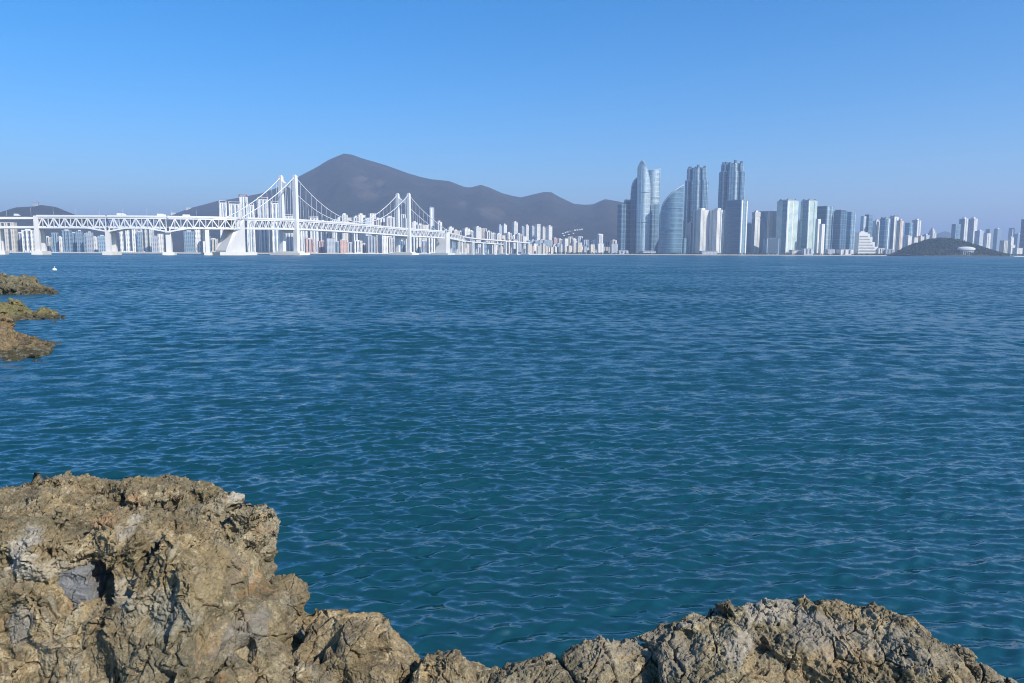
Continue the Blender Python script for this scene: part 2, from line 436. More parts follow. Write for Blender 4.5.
HL = [(-60,232),(-30,221),(0,213),(8,210),(17,207),(33,206),(42,204.5),(54,206),(66,211),(75,214.5),(90,221),(110,232),(130,250)]
HLX, HLZ = ridge_arrays(HL, 3600.0)
def lh(X, Y):
    rz = np.interp(X, HLX, HLZ, left=0, right=0); u = np.clip(np.abs(Y-3600)/900, 0, 1)
    q = np.stack([X/160, Y/200, X*0], -1).reshape(-1, 3).astype(np.float32)
    return rz*(1-u)**1.2*(1+.3*np.clip(u*4,0,1)*fbm(q, 4, 5).reshape(X.shape))
hf = forest_mat('hill_forest', (.022,.026,.016), (.034,.031,.02), (.012,.016,.010))
grid_hill('hill', lh, -3300, -1700, 2720, 4480, 150, 90, hf.m)
# a low hill far behind the island
FH = [(930,250),(938,233),(945,230.6),(952,233),(970,237),(990,250)]
FHX, FHZ = ridge_arrays(FH, 7600.0)
grid_hill('far_hill', lambda X, Y: np.interp(X, FHX, FHZ, left=0, right=0)*(1-np.clip(np.abs(Y-7600)/700,0,1))**1.2, FHX[0]-50, FHX[-1]+50, 6900, 8300, 50, 40, hf.m)
# the wooded island mound at the shore
IS = [(886,254),(893,252),(900,248.5),(908,244.6),(917,241),(926,238.2),(936,236.4),(946,236),(956,237),(966,240),(976,243.4),(986,248),(993,252),(1000,254.5)]
IS_Y = 2240.0
IS = [(943+(a-943)*(.90 if a < 943 else .86), b) for a, b in IS]
ISX, ISZ = ridge_arrays(IS, IS_Y)
def ih(X, Y):
    rz = np.interp(X, ISX+6*np.sign(ISX.mean()-ISX)*0, np.maximum(ISZ-8, 0), left=0, right=0); u = np.clip(np.abs(Y-IS_Y)/130, 0, 1)
    return np.maximum(rz, 0)*(1-u**1.6)*.93+1.2-2.4*np.clip(u*6-5, 0, 1)
grid_hill('island', ih, ISX[0]+16, ISX[-1]-10, 2110, 2370, 90, 40, plain('island_soil', (.05,.055,.038), .95, .2, .05))
def leaf_clumps(name, pts, size, mat, seed, per=26):
    """tree crowns as clouds of small leaf faces around each point"""
    rng = np.random.default_rng(seed); n = len(pts)
    c = np.repeat(np.asarray(pts, float), per, 0); s = np.repeat(np.asarray(size, float), per)
    d = rng.normal(size=(len(c), 3)); d /= np.linalg.norm(d, axis=1, keepdims=True)
    c = c + d*(rng.uniform(.35, 1, (len(c),1))**.6)*s[:,None]*np.array([1,1,.85])
    a = rng.normal(size=(len(c),3)); a /= np.linalg.norm(a, axis=1, keepdims=True)
    b = np.cross(a, d); b /= np.linalg.norm(b, axis=1, keepdims=True)+1e-6
    l = (s*rng.uniform(.30, .55, len(c)))[:,None]
    v = np.stack([c-a*l, c+b*l*.8, c+a*l, c-b*l*.8], 1).reshape(-1, 3)
    f = np.arange(len(v)).reshape(-1, 4)
    return link(name, np_mesh(name, v, f, False), mat)
def foliage(name, c1, c2):
    t = NT(name); n = t.noise(t.coord(), .09, 3, .6)
    t.set(t.b, 'Base Color', t.mix(t.ramp(n, [(.35, 0.), (.65, 1.)]), c1, c2)); t.set(t.b, 'Roughness', .9); return t.m
PINE = foliage('pine_leaves', (.020,.046,.026), (.048,.078,.038))
rg = np.random.default_rng(2); pts = []; sz = []
for _ in range(1500):
    x = rg.uniform(ISX[0]+26, ISX[-1]-18); y = rg.uniform(IS_Y-122, IS_Y+30)
    z = float(ih(np.array([x]), np.array([y]))[0])
    if z < 2.5: continue
    r = rg.uniform(2.4, 4.6); pts.append((x, y, z+r*.8)); sz.append(r)
tag(leaf_clumps('island_forest', pts, sz, PINE, 4), kind='stuff')
pts = []; sz = []
for _ in range(900):
    px = rg.choice([rg.uniform(548, 700), rg.uniform(690, 905), rg.uniform(850, 900), rg.uniform(995, 1040)], p=[.3,.35,.2,.15]); y = shore_y(px)+rg.uniform(6, 30)
    r = rg.uniform(1.5, 3.2); pts.append((PX(px, y), y, 2+r*1.1)); sz.append(r)
tag(leaf_clumps('shore_trees', pts, sz, PINE, 5, 18), kind='stuff')

# ------------------------------------------------------------------ the bridge
class Curve:
    def __init__(s, nodes):
        """nodes: (pixel, depth, pixel row of the deck) -> a smooth line through the real points"""
        p = [np.array(P(a, c, b)) for a, b, c in nodes]; out = []; mark = []
        for i in range(len(p)-1):
            p0 = p[i-1] if i else 2*p[0]-p[1]; p1, p2 = p[i], p[i+1]; p3 = p[i+2] if i+2 < len(p) else 2*p2-p1
            t1, t2, t3 = [sum(np.linalg.norm(b-a)**.5 for a, b in zip([p0,p1,p2,p3][:k], [p0,p1,p2,p3][1:k+1])) for k in (1,2,3)]
            mark.append(len(out))
            for t in np.linspace(t1, t2, 40, endpoint=False):
                A1=(t1-t)/t1*p0+t/t1*p1; A2=(t2-t)/(t2-t1)*p1+(t-t1)/(t2-t1)*p2; A3=(t3-t)/(t3-t2)*p2+(t-t2)/(t3-t2)*p3
                B1=(t2-t)/t2*A1+t/t2*A2; B2=(t3-t)/(t3-t1)*A2+(t-t1)/(t3-t1)*A3
                out.append((t2-t)/(t2-t1)*B1+(t-t1)/(t2-t1)*B2)
        mark.append(len(out)); out.append(p[-1])
        s.p = np.array(out); s.s = np.concatenate([[0], np.cumsum(np.linalg.norm(np.diff(s.p, axis=0), axis=1))]); s.node = [s.s[m] for m in mark]
    def at(s, t): return Vector([np.interp(t, s.s, s.p[:,k]) for k in range(3)])
    def frame(s, t):
        d = s.at(min(t+2, s.s[-1]))-s.at(max(t-2, 0)); d.z = 0; d.normalize(); return d, Vector((d.y, -d.x, 0))   # along, right-hand side
BN = [(-75,850,217),(-2,884,217.2),(39,900,217.3),(110,908,217.6),(168,920,218.1),(221,950,218.8),(234,985,219.2),(289,1092,220.6),(353,1261,225.0),
      (403.5,1430,229.4),(443,1565,232.3),(466,1750,237.2),(500,1900,240.2),(527,2010,242.5)]
BC = Curve(BN); ST = BC.node
def build_bridge():
    A = BC.at(ST[7]); root = empty('suspension_bridge', (A.x, A.y, 0), 0, 'long white double deck suspension bridge with two towers and a lattice truss, crossing the bay', 'bridge')
    off = Vector((A.x, A.y, 0))
    def pt(t, side=0.0, dz=0.0):
        a, r = BC.frame(t); p = BC.at(t)+r*side - off; p.z += dz; return p
    HW = 10.5; DEP = 12.6
    piers_t = [ST[3], ST[4]]
    def depth(t):
        return DEP+4.2*sum(max(0, 1-abs(t-q)/22) for q in piers_t)
    def ribbon(mb, t0, t1, side0, side1, z0, z1, n=10):
        ts = np.linspace(t0, t1, n+1); b = len(mb.v)
        for t in ts:
            for sd, z in ((side0,z0),(side1,z0),(side1,z1),(side0,z1)): mb.v.append(tuple(pt(t, sd, z)))
        for i in range(n):
            for k in range(4): mb.f.append((b+i*4+k, b+i*4+(k+1)%4, b+(i+1)*4+(k+1)%4, b+(i+1)*4+k))
        mb.f += [(b,b+1,b+2,b+3), (b+n*4+3,b+n*4+2,b+n*4+1,b+n*4)]
    def truss(t0, t1, panel=6.6, th=1.15):
        mb = MB(); n = max(2, round((t1-t0)/panel)); n += n % 2
        ts = np.linspace(t0, t1, n+1)
        for sd in (-HW, HW):
            for i, (a, b) in enumerate(zip(ts, ts[1:])):
                da, db = depth(a), depth(b)
                mb.bar(pt(a,sd,-1.0), pt(b,sd,-1.0), 1.2, 1.7); mb.bar(pt(a,sd,-da), pt(b,sd,-db), 1.2, 1.7)
                if i % 2 == 0: mb.bar(pt(a,sd,-da), pt(b,sd,-1.0), th)
                else: mb.bar(pt(a,sd,-1.0), pt(b,sd,-db), th)
                mb.bar(pt(b,sd,-1.0), pt(b,sd,-db), th*.62)
                if max(da, db) > DEP+1: mb.bar(pt(a,sd,-DEP), pt(b,sd,-DEP), 1.0, 1.2)
        for a in ts: mb.bar(pt(a,-HW,-depth(a)), pt(a,HW,-depth(a)), .9, 1.0); mb.bar(pt(a,-HW,-1.0), pt(a,HW,-1.0), .9, 1.0)
        mb.build('deck_truss', WHITE_STEEL, root)
    def decks(t0, t1):
        n = max(6, int((t1-t0)/15)); m = MB(); ribbon(m, t0, t1, -HW-1.2, HW+1.2, -.1, 1.0, n); u = m.build('upper_deck', CONCRETE_W, root)
        rd = MB()
        for i in range(n):
            a, b = t0+(t1-t0)*i/n, t0+(t1-t0)*(i+1)/n
            rd.add([pt(a,-HW,1.02),pt(a,HW,1.02),pt(b,HW,1.02),pt(b,-HW,1.02)], [(0,1,2,3)])
        rd.build('carriageway', ASPHALT, u)
        for sd in (-HW-1.1, HW+1.1):
            pr = MB()
            for i in range(n):
                a, b = t0+(t1-t0)*i/n, t0+(t1-t0)*(i+1)/n
                pr.bar(pt(a,sd,1.7), pt(b,sd,1.7), .35, 1.3)
            pr.build('parapet', WHITE_STEEL, u)
        m = MB(); ribbon(m, t0, t1, -HW+.7, HW-.7, -DEP+.7, -DEP+1.9, n); m.build('lower_deck', CONCRETE_W, root)
    def girder(t0, t1):
        n = max(4, int((t1-t0)/15))
        m = MB(); ribbon(m, t0, t1, -HW-1, HW+1, -2.6, 0, n); m.build('upper_deck', CONCRETE_W, root)
        m = MB(); ribbon(m, t0, t1, -HW-1, HW+1, -DEP-.8, -DEP+1.9, n); m.build('lower_deck', CONCRETE_W, root)
    def pier(t, w, along, top, cap=None, base=(9, 13, 4.0), two=True):
        a, r = BC.frame(t); p = BC.at(t); rot = math.atan2(r.y, r.x)
        M = Matrix.Translation(p-off) @ Matrix.Rotation(rot, 4, 'Z'); zb = -p.z
        def put(mb): mb.v = [tuple(M @ Vector(v)) for v in mb.v]; return mb
        m = MB()
        if two:
            for sx in (-HW+1.5, HW-1.5): m.box(sx-w/2, sx+w/2, -along/2, along/2, zb-1, top)
        else: m.box(-w/2, w/2, -along/2, along/2, zb-1, top)
        if cap: m.box(-HW-1, HW+1, -along/2-.4, along/2+.4, top, top+cap)
        o = put(m).build('pier', CONCRETE_W, root)
        fm = MB(); fm.box(-HW-base[0]/2, HW+base[0]/2, -base[1]/2, base[1]/2, zb-2, zb+base[2], .96, .92)
        put(fm).build('footing', CONCRETE, o); return o
    # --- west approach: plain double deck, then trusses
    girder(ST[0], ST[1]-1); girder(ST[1]+1, ST[2]-1.5)
    for a, b in ((ST[2],ST[3]),(ST[3],ST[4]),(ST[4],ST[6]-2)): decks(a+1, b-1); truss(a+1.4, b-1.4)
    pier(ST[0], 5, 5, -DEP-1, 2); pier(ST[1], 6, 5, -DEP-1, 2)
    # the tall frame pier that carries the change from girder to truss
    pier(ST[2], 5.2, 5, 1.5, None, (10, 12, 4.5)); pier(ST[3], 5.0, 5, -depth(ST[3])-1, 2.2, (9,12,4.2)); pier(ST[4], 17, 6, -depth(ST[4])-1, 2, (12,14,3.6), False); pier(ST[5]-20, 3.0, 5, -DEP-1, 1.4, (7,10,3.5))
    # --- anchorages
    def anchorage(t0, t1, ramp, wn, wf, right):
        """a long block whose approach end slopes up from the water to the deck"""
        zt = BC.at((t0+t1)/2).z+.5; vs = []
        for t, z, w, rt in ((t0, -1.5, wn, right), (t0, 6.0, wn*.96, right), (t0+(t1-t0)*ramp, zt, wf, 0), (t1, zt, wf, 0), (t1, -1.5, wf, 0)):
            for sd in (-w/2, w/2+rt):
                q = pt(t, sd); q.z = z; vs.append(q)
        m = MB(); n = 5
        m.add(vs, [tuple(2*k for k in range(n)), tuple(2*k+1 for k in range(n-1,-1,-1))]+[(2*k, 2*k+1, 2*((k+1)%n)+1, 2*((k+1)%n)) for k in range(n)])
        o = m.build('anchorage', CONCRETE_W, root)
        f = MB(); vs = []
        for t, w in ((t0-7, wn), (t1+6, wf)):
            for sd, z in ((-w/2-7,-2),(w/2+right+7,-2),(w/2+right+7,4.0),(-w/2-7,4.0)):
                q = pt(t, sd); q.z = z; vs.append(q)
        f.add(vs, [(0,1,2,3),(7,6,5,4)]+[(i,(i+1)%4,4+(i+1)%4,4+i) for i in range(4)]); f.build('footing', CONCRETE, o)
        return o
    anchorage(ST[5]-4, ST[6]+12, .72, 20, 15, 7); anchorage(ST[10]-14, ST[10]+16, .35, 24, 19, 2)
    # --- suspended spans
    for a, b in ((ST[6]+13, ST[7]-1), (ST[7]+1, ST[9]-1), (ST[9]+1, ST[10]-15)): decks(a, b); truss(a, b, 6.6, 1.0)
    # --- towers
    TOPZ = []
    def tower(t, top):
        a, r = BC.frame(t); p = BC.at(t); rot = math.atan2(r.y, r.x); LEG = 12.2
        M = Matrix.Translation((p.x-off.x, p.y-off.y, 0)) @ Matrix.Rotation(rot, 4, 'Z')
        def put(mb): mb.v = [tuple(M @ Vector(v)) for v in mb.v]; return mb
        m = MB(); zb = p.z
        # portal beam with an arched underside, between the legs near the top
        zc = zb+(top-zb)*.80; n = 10; h2 = 4.2; x1 = LEG-2.3
        for y in (0,):
            vs = []
            for k in range(n+1):
                u = -1+2*k/n; x = u*x1; zu = zc-3.0-9.5*abs(u)**2.6; zo = zc+2.2+5.6*abs(u)**2.4
                vs += [(x,-2.2,zu),(x,2.2,zu),(x,2.2,zo),(x,-2.2,zo)]
            fs = []
            for i in range(n):
                for k in range(4): fs.append((i*4+k, i*4+(k+1)%4, (i+1)*4+(k+1)%4, (i+1)*4+k))
            fs += [(0,1,2,3), (n*4+3,n*4+2,n*4+1,n*4)]
            m.add(vs, fs)
        o = put(m).build('tower', WHITE_STEEL, root)
        lb = MB(); lb.box(-LEG+2, LEG-2, -2.2, 2.2, zb-DEP-5.2, zb-DEP-1.2); put(lb).build('cross_beam', WHITE_STEEL, o)
        for sx in (-1, 1):
            g = MB(); g.box(sx*LEG-3.3, sx*LEG+3.3, -3.5, 3.5, 3, zb-10, .96, .96); g.box(sx*LEG-3.15, sx*LEG+3.15, -3.3, 3.3, zb-10.003, top, .86, .86)
            g.box(sx*LEG-1.7, sx*LEG+1.7, -2.0, 2.0, top, top+1.6); put(g).build('leg', WHITE_STEEL, o)
        f = MB(); f.box(-LEG-14, LEG+14, -13, 13, -2, 3.6, .97, .95); f.box(-LEG-7, LEG+7, -7, 7, 3.6, 5.4); put(f).build('footing', CONCRETE, o)
        return zb, top, LEG
    Z1 = PZ(289, 176.2, 1092); Z2 = PZ(403.5, 194.0, 1430)
    tower(ST[7], Z1); tower(ST[9], Z2)
    # --- cables and hangers
    def cable_z(t):
        t1, t2 = ST[7], ST[9]
        def deck(t): return BC.at(t).z
        if t < t1:
            u = (t1-t)/(t1-(ST[6]-2)); a, b = Z1-1, deck(ST[6]-2)+1.5
            return a+(b-a)*u-11*4*u*(1-u)*.55
        if t > t2:
            u = (t-t2)/(ST[10]-t2); a, b = Z2-1, deck(ST[10])+1.5
            return a+(b-a)*u-11*4*u*(1-u)*.55
        u = (t-t1)/(t2-t1); low = deck((t1+t2)/2)+4.5
        end = (Z1-1)*(1-u)+(Z2-1)*u; v = 2*u-1
        return low+(end-low)*v*v
    for sd in (-12.2, 12.2):
        ts = np.concatenate([np.linspace(ST[6]-2, ST[7], 15), np.linspace(ST[7], ST[9], 41)[1:], np.linspace(ST[9], ST[10], 15)[1:]])
        pts = []
        for t in ts: q = pt(t, sd); q.z = cable_z(t); pts.append(q)
        MB().tube(pts, .62, 6).build('main_cable', WHITE_STEEL, root, True)
        for t0, t1, n in ((ST[6]+8, ST[7], 10), (ST[7], ST[9], 27), (ST[9], ST[10]-16, 10)):
            for k in range(1, n):
                t = t0+(t1-t0)*k/n; q = pt(t, sd); q.z = cable_z(t); b = pt(t, sd*.88, .3)
                if q.z-b.z > 2: MB().tube([b, q], .20, 5).build('hanger', WHITE_STEEL, root)
    for k, t in enumerate(np.linspace(ST[1]+10, ST[5]-4, 10)):
        MB().tube([pt(t, HW*.98, 1.0), pt(t, HW*.98, 10.5), pt(t, HW*.75, 11.2)], .075, 5).build('lamp_post', WHITE_STEEL, root)
    # --- the ramp beyond the second anchorage: box girder on piers
    m = MB(); ribbon(m, ST[10]+15, ST[13], -HW, HW, -2.8, 0, 22); u = m.build('upper_deck', CONCRETE_W, root)
    m = MB(); ribbon(m, ST[10]+15, ST[12], -HW, HW, -DEP+1, -DEP+3.4, 18); m.build('lower_deck', CONCRETE_W, root)
    truss(ST[10]+16, ST[11]-40, 13, 1.1)
    for t in np.linspace(ST[11]-95, ST[13]-8, 8): pier(t, 4.2, 4.5, -3.5 if t > ST[12] else -DEP-.5, 1.6, (6,8,2.6))
    return pt, off
build_bridge()
# a few vehicles on the upper deck, one or two pixels each
def vehicle(name, label, cat, t, side, size, col, box_truck=False):
    a, r = BC.frame(t); p = BC.at(t)+r*side; l, w, h = size
    o = empty(name, (p.x, p.y, p.z+1.03), math.atan2(a.y, a.x), label, cat)
    cm = plain('paint_'+col[0], col[1], .4, .05)
    m = MB()
    if box_truck: m.box(-l/2, l*.22, -w/2, w/2, .9, h); m.box(-l/2, l/2, -w/2+.1, w/2-.1, .6, .9)
    else: m.box(-l/2, l/2, -w/2, w/2, .45, h*.55); m.box(-l/2+.2, l*.28, -w/2+.1, w/2-.1, h*.55, h, .92, .9)
    b = m.build('body', cm, o)
    if box_truck: MB().box(l*.26, l/2, -w/2+.1, w/2-.1, .9, h*.78, .9, .96).build('cab', cm, o)
    MB().box(l*.285, l*.31 if not box_truck else l/2+.02, -w/2+.25, w/2-.25, h*.5, h*.7).build('windscreen', GLASSDARK, o)
    for x in (-l*.32, l*.32):
        for y in (-w/2+.15, w/2-.15):
            MB().tube([(x,y-.14,.45),(x,y+.14,.45)], .45, 10).build('wheel', plain('tyre_rubber', (.02,.02,.02), .9), o)
WP = ('white', (.8,.8,.8))
vehicle('box_truck', 'white box truck driving on the upper deck above the haunched pier far from the towers', 'truck', ST[3]+16, 6, (11,2.6,3.9), WP, True)
vehicle('box_truck', 'white box truck on the upper deck just before the sloping anchorage block', 'truck', ST[4]-6, 6, (10,2.6,3.8), WP, True)
vehicle('bus', 'pale bus on the upper deck between the wide pier and the first anchorage', 'bus', ST[4]+22, 2, (11.5,2.6,3.4), WP)
vehicle('delivery_van', 'small silver van on the upper deck over the plain white girders', 'van', ST[1]+20, 6, (6.5,2.2,2.8), ('silver', (.5,.52,.55)))

# ------------------------------------------------------------------ city buildings
def frame_of(px0, px1, pytop, Y, rot, q, zb=2.0):
    """real width, depth and height of a block turned by rot whose outline spans these pixels"""
    a = R(rot); wp = (PX(px1, Y)-PX(px0, Y))
    w = wp/(abs(math.cos(a))+q*abs(math.sin(a)))
    pc = P((px0+px1)/2, pytop, Y)
    return pc.x, w, w*q, pc.z-zb
def block(name, px0, px1, pytop, Y, label, cat='building', wall=None, rot=38, q=.8, front=(), left=(), roof='house', group=None, zb=2.0, roofmat=None, podium=None, fin=None, steps=()):
    """a tower or block: wall body, glazed or shade-coloured strips let into its two visible faces, roof pieces; steps = (height share, width share) of set-back tops"""
    wall = wall or F_WHITE; x, w, d, h = frame_of(px0, px1, pytop, Y, rot, q, zb)
    o = empty(name, (x, Y, zb), R(rot), label, cat, group)
    rh = max(2.5, min(.035*h+1.5, 7.0)) if roof in ('house', 'crown', 'frame', 'pitched') else 0
    hb = h-rh
    m = MB()
    levels = [(1.0, 1.0)] if not steps else list(steps)
    z0 = -3.0
    for hs_, ws in levels:
        z1 = hb*hs_; m.box(-w/2*ws, w/2*ws, -d/2*ws, d/2*ws, z0, z1); z0 = z1
    body = m.build('wall', wall, o)
    wt = levels[-1][1]; h1 = hb*levels[0][0]; ws0 = levels[0][1]
    for u0, u1, mt in front:
        MB().box((-.5+u0)*w*ws0, (-.5+u1)*w*ws0, -d/2*ws0-.3, -d/2*ws0+.4, 3.5, h1-1.2).build('window_or_shade_strip', mt, o)
    for u0, u1, mt in left:  # on some towers a darker left strip is painted shade, not glazing
        MB().box(-w/2*ws0-.3, -w/2*ws0+.4, (.5-u1)*d*ws0, (.5-u0)*d*ws0, 3.5, h1-1.2).build('window_or_shade_strip', mt, o)
    rm = roofmat or ROOFGREY
    if roof == 'house':
        r_ = MB(); r_.box(-w/2*wt-.2, w/2*wt+.2, -d/2*wt-.2, d/2*wt+.2, hb, hb+.9); ro = r_.build('roof', wall if roofmat is None else rm, o)
        MB().box(-w*.22*wt, w*.20*wt, -d*.25*wt, d*.25*wt, hb+.9, h).build('machine_room', CONCRETE_W, ro)
    elif roof == 'flat':
        MB().box(-w/2*wt-.25, w/2*wt+.25, -d/2*wt-.25, d/2*wt+.25, hb, hb+1.0).build('roof', rm, o)
    elif roof == 'crown':
        r_ = MB(); r_.box(-w*.42*wt, w*.42*wt, -d*.42*wt, d*.42*wt, hb, hb+rh*.55); ro = r_.build('roof', rm, o)
        c = MB()
        for sx in (-1, 1):
            for sy in (-1, 1): c.box(sx*w*.34*wt-1.4, sx*w*.34*wt+1.4, sy*d*.34*wt-1.4, sy*d*.34*wt+1.4, hb+rh*.55, h)
        c.build('crown', DARKMETAL, ro)
    elif roof == 'frame':
        r_ = MB()
        r_.box(-w/2*wt, w/2*wt, -d/2*wt, d/2*wt, hb, hb+.8); ro = r_.build('roof', rm, o)
        f = MB()
        for sx in (-1, 1):
            for sy in (-1, 1): f.box(sx*(w/2*wt-1)-.8, sx*(w/2*wt-1)+.8, sy*(d/2*wt-1)-.8, sy*(d/2*wt-1)+.8, hb+.8, h-1)
        f.box(-w/2*wt, w/2*wt, -d/2*wt, d/2*wt, h-1, h); f.build('roof_canopy', rm, ro)
    elif roof == 'pitched':
        r_ = MB(); e = .6
        r_.add([(-w/2-e,-d/2-e,hb),(w/2+e,-d/2-e,hb),(w/2+e,d/2+e,hb),(-w/2-e,d/2+e,hb),(-w/2-e,0,h),(w/2+e,0,h)], [(3,2,1,0),(0,1,5,4),(2,3,4,5),(1,2,5),(3,0,4)])
        r_.build('roof', rm, o)
    if podium:
        ph, mt = podium; MB().box(-w*.62, w*.62, -d*.75, d*.62, -3, ph).build('podium', mt, o)
    if fin:
        for u, mt in fin: MB().box((-.5+u)*w*ws0-.9, (-.5+u)*w*ws0+.9, -d/2*ws0-.9, -d/2*ws0+.3, 0, h1+1.5).build('fin', mt, o)
    return o

# ---- towers with an outline of their own
def sail(name, outline, Y, depth, label, wall, nstrip=22, bulge=.45, lean=.0, parts=None, cat='building'):
    """outline: (pixel, top pixel row) from left to right; plan is a lens of the given depth, roof follows the outline"""
    zb = 2.0; xs = [PX(a, Y) for a, b in outline]; zs = [PZ(a, b, Y)-zb for a, b in outline]
    xc = (xs[0]+xs[-1])/2; w = xs[-1]-xs[0]
    o = empty(name, (xc, Y, zb), 0, label, cat)
    u = np.linspace(0, 1, nstrip+1); X = xs[0]+u*w; Z = np.interp(X, xs, zs)
    f = 1-(2*u-1)**2
    yf = -depth*bulge*f-depth*.12; yb = depth*(1-bulge)*f+depth*.12
    m = MB(); n = nstrip+1
    m.add([(x-xc, a, -3) for x, a in zip(X, yf)]+[(x-xc, a, z) for x, a, z in zip(X, yf, Z)]
          +[(x-xc, b, -3) for x, b in zip(X, yb)]+[(x-xc, b, z-lean) for x, b, z in zip(X, yb, Z)],
          [(i, i+1, n+i+1, n+i) for i in range(n-1)]+[(2*n+i+1, 2*n+i, 3*n+i, 3*n+i+1) for i in range(n-1)]
          +[(n+i, n+i+1, 3*n+i+1, 3*n+i) for i in range(n-1)]+[(0, n, 3*n, 2*n), (n-1, 3*n-1, 4*n-1, 2*n-1)])
    m.build('glass_wall', wall, o)
    e = MB()
    e.tube([(x-xc, a-.2, z+.4) for x, a, z in zip(X, yf, Z)], .9, 6); e.build('roof_edge', CONCRETE_W, o)
    for uu, mt, wd_ in (parts or []):
        i = min(nstrip-1, int(uu*nstrip)); MB().bar((X[i]-xc, yf[i]-.4, -2), (X[i]-xc, yf[i]-.4, Z[i]+.6), wd_, 1.2, (0,1,0)).build('fin', mt, o)
    for hz in (.34, .66):
        b = MB(); zz = hz*max(Z)
        pts = [(x-xc, a-.25, zz) for x, a, z in zip(X, yf, Z) if z > zz+3]
        if len(pts) > 2: b.tube(pts, .8, 5); b.build('floor_band', C_DEEP, o)
    return o
YB = 2420.0
# the slim pair of sail towers with their dark neighbour
block('glass_tower', 617.8, 627.5, 205, YB+40, 'dark blue glass tower, leftmost and lowest of the skyscraper cluster, against the mountain', wall=C_DEEP, rot=30, q=.8, roof='flat', front=[(.1,.28,C_BLUE),(.6,.72,C_BLUE)])
block('glass_tower', 622.5, 632.8, 199.5, YB+90, 'dark stepped glass tower rising just behind the leftmost dark tower of the cluster', wall=C_DEEP, rot=24, q=.8, steps=((.95,1.0),(1.0,.72)), roof='crown', left=[(.2,.5,C_BLUE)])
sail('sail_tower', [(629.4,193),(630,187),(631.5,182.5),(633.5,179),(635.5,177),(637.6,175.5)], YB+70, 34, 'dark curved glass tower tucked against the left side of the pointed pale sail tower', C_DEEP)
sail('sail_tower', [(635.6,168),(636.6,164.5),(638.6,161),(640.2,162.5),(642,166),(644,170.5),(646,176),(647.6,183),(648.3,190),(648.6,206)], YB+20, 40, 'slender pale glass sail tower with a pointed tip and a convex right edge', C_PALE, 24, .5, 3, [(.12, WHITEWALL, 2.2), (.28, GLASSPALE, 2.0)])  # white and pale bars near the left edge paint in a glass highlight
sail('sail_tower', [(645.2,171),(648,170.6),(652,170.4),(656,169.7),(658,169)], YB+130, 36, 'pale glass tower with a straight top standing behind the pointed sail tower', C_PALE, 14, .4, 0, [(.1, C_BLUE, 2.0),(.93, C_BLUE, 2.2)])
block('glass_tower', 648.6, 659.2, 204.4, YB+60, 'mid height blue block filling the gap between the slender and the broad sail towers', wall=C_BLUE, rot=14, q=.7, roof='flat', front=[(.42,.5,C_DEEP)])
sail('sail_tower', [(659.2,214),(660.2,207),(662,202.5),(664.2,199),(667.4,195.2),(670.5,192),(674,189.2),(678,187),(681.8,185.2)], YB-30, 46, 'broad blue glass sail tower with a quarter circle outline rising to a sheer right edge', C_SAIL, 28, .55, 2, [(.02, C_BLUE, 1.8),(.98, GLASSPALE, 1.6)])
block('apartment_tower', 656.2, 659.2, 230.5, YB+240, 'thin white tower glimpsed between the slender and the broad sail towers', wall=F_WHITE, rot=40, q=1, roof='house')
block('apartment_tower', 681.6, 683.6, 231, YB+260, 'thin white tower glimpsed just right of the broad sail tower', wall=F_WHITE, rot=40, q=1, roof='flat')

def zenith(px0, px1, pytop, pysh, Y, label, rot):
    """glass skyscraper: lobed plan with recessed bays, a wide lower shaft, a slimmer upper shaft, jagged crown"""
    zb = 2.0; x0, x1 = PX(px0, Y), PX(px1, Y); w = x1-x0; h = PZ(px0, pytop, Y)-zb; hsx = PZ(px0, pysh, Y)-zb
    o = empty('skyscraper', ((x0+x1)/2, Y, zb), R(rot), label, 'skyscraper')
    r = w/2/.97
    def plan(k, lobes=6, per=4):
        out = []
        for i in range(lobes):
            for u in np.linspace(-.42, .42, per):
                a = 2*PI*(i+u)/lobes; out.append((r*k*math.cos(a), r*k*math.sin(a)))
            a = 2*PI*(i+.5)/lobes; out.append((r*k*.84*math.cos(a), r*k*.84*math.sin(a)))
        return out
    lo = MB().prism(plan(1.0), -3, hsx).build('lower_shaft', C_DEEP, o)
    up = MB().prism(plan(.86), hsx-.01, h*.955).build('upper_shaft', C_DEEP, o)
    for i in range(6):
        a = 2*PI*i/6
        for k, z0, z1, par in ((1.0, 2, hsx+1.5, lo), (.86, hsx+1.5, h*.965, up)):
            for da, mt, wd_ in ((.22, C_PALE, .09), (-.16, C_BLUE, .15)):
                p_ = a+da; q = r*k*math.cos(.22)*1.0
                f = MB(); f.box(q*.985, q*1.02, -r*wd_, r*wd_, z0, z1)
                f.v = [(math.cos(p_)*x-math.sin(p_)*y, math.sin(p_)*x+math.cos(p_)*y, z) for x, y, z in f.v]; f.build('fin' if mt is C_PALE else 'window_or_shade_strip', mt, par)
    cr = MB(); cr.prism(plan(.62), h*.955, h*.972)
    for i in range(6):
        t = 2*PI*i/6+.2; q = r*.70; cr.box(q*math.cos(t)-3, q*math.cos(t)+3, q*math.sin(t)-3, q*math.sin(t)+3, h*.95, h*(.985+.015*((i*2)%3)/2))
    cr.build('crown', DARKMETAL, o)
    MB().prism(plan(1.15), -3, 14).build('podium', C_BLUE, o)
    return o
zenith(683.4, 705.2, 165.6, 181, YB+110, 'tall dark blue skyscraper with stepped shoulders, just right of the broad sail tower', 12)
zenith(717.0, 741.2, 161.0, 172.5, YB+120, 'tallest dark blue skyscraper, standing right of the two matching white apartment towers', 20)
block('glass_tower', 681.9, 686.9, 238.5, YB-20, 'small dark block at the foot of the first tall skyscraper', wall=C_DEEP, rot=20, q=1, roof='flat', front=[(.2,.8,C_BLUE)])
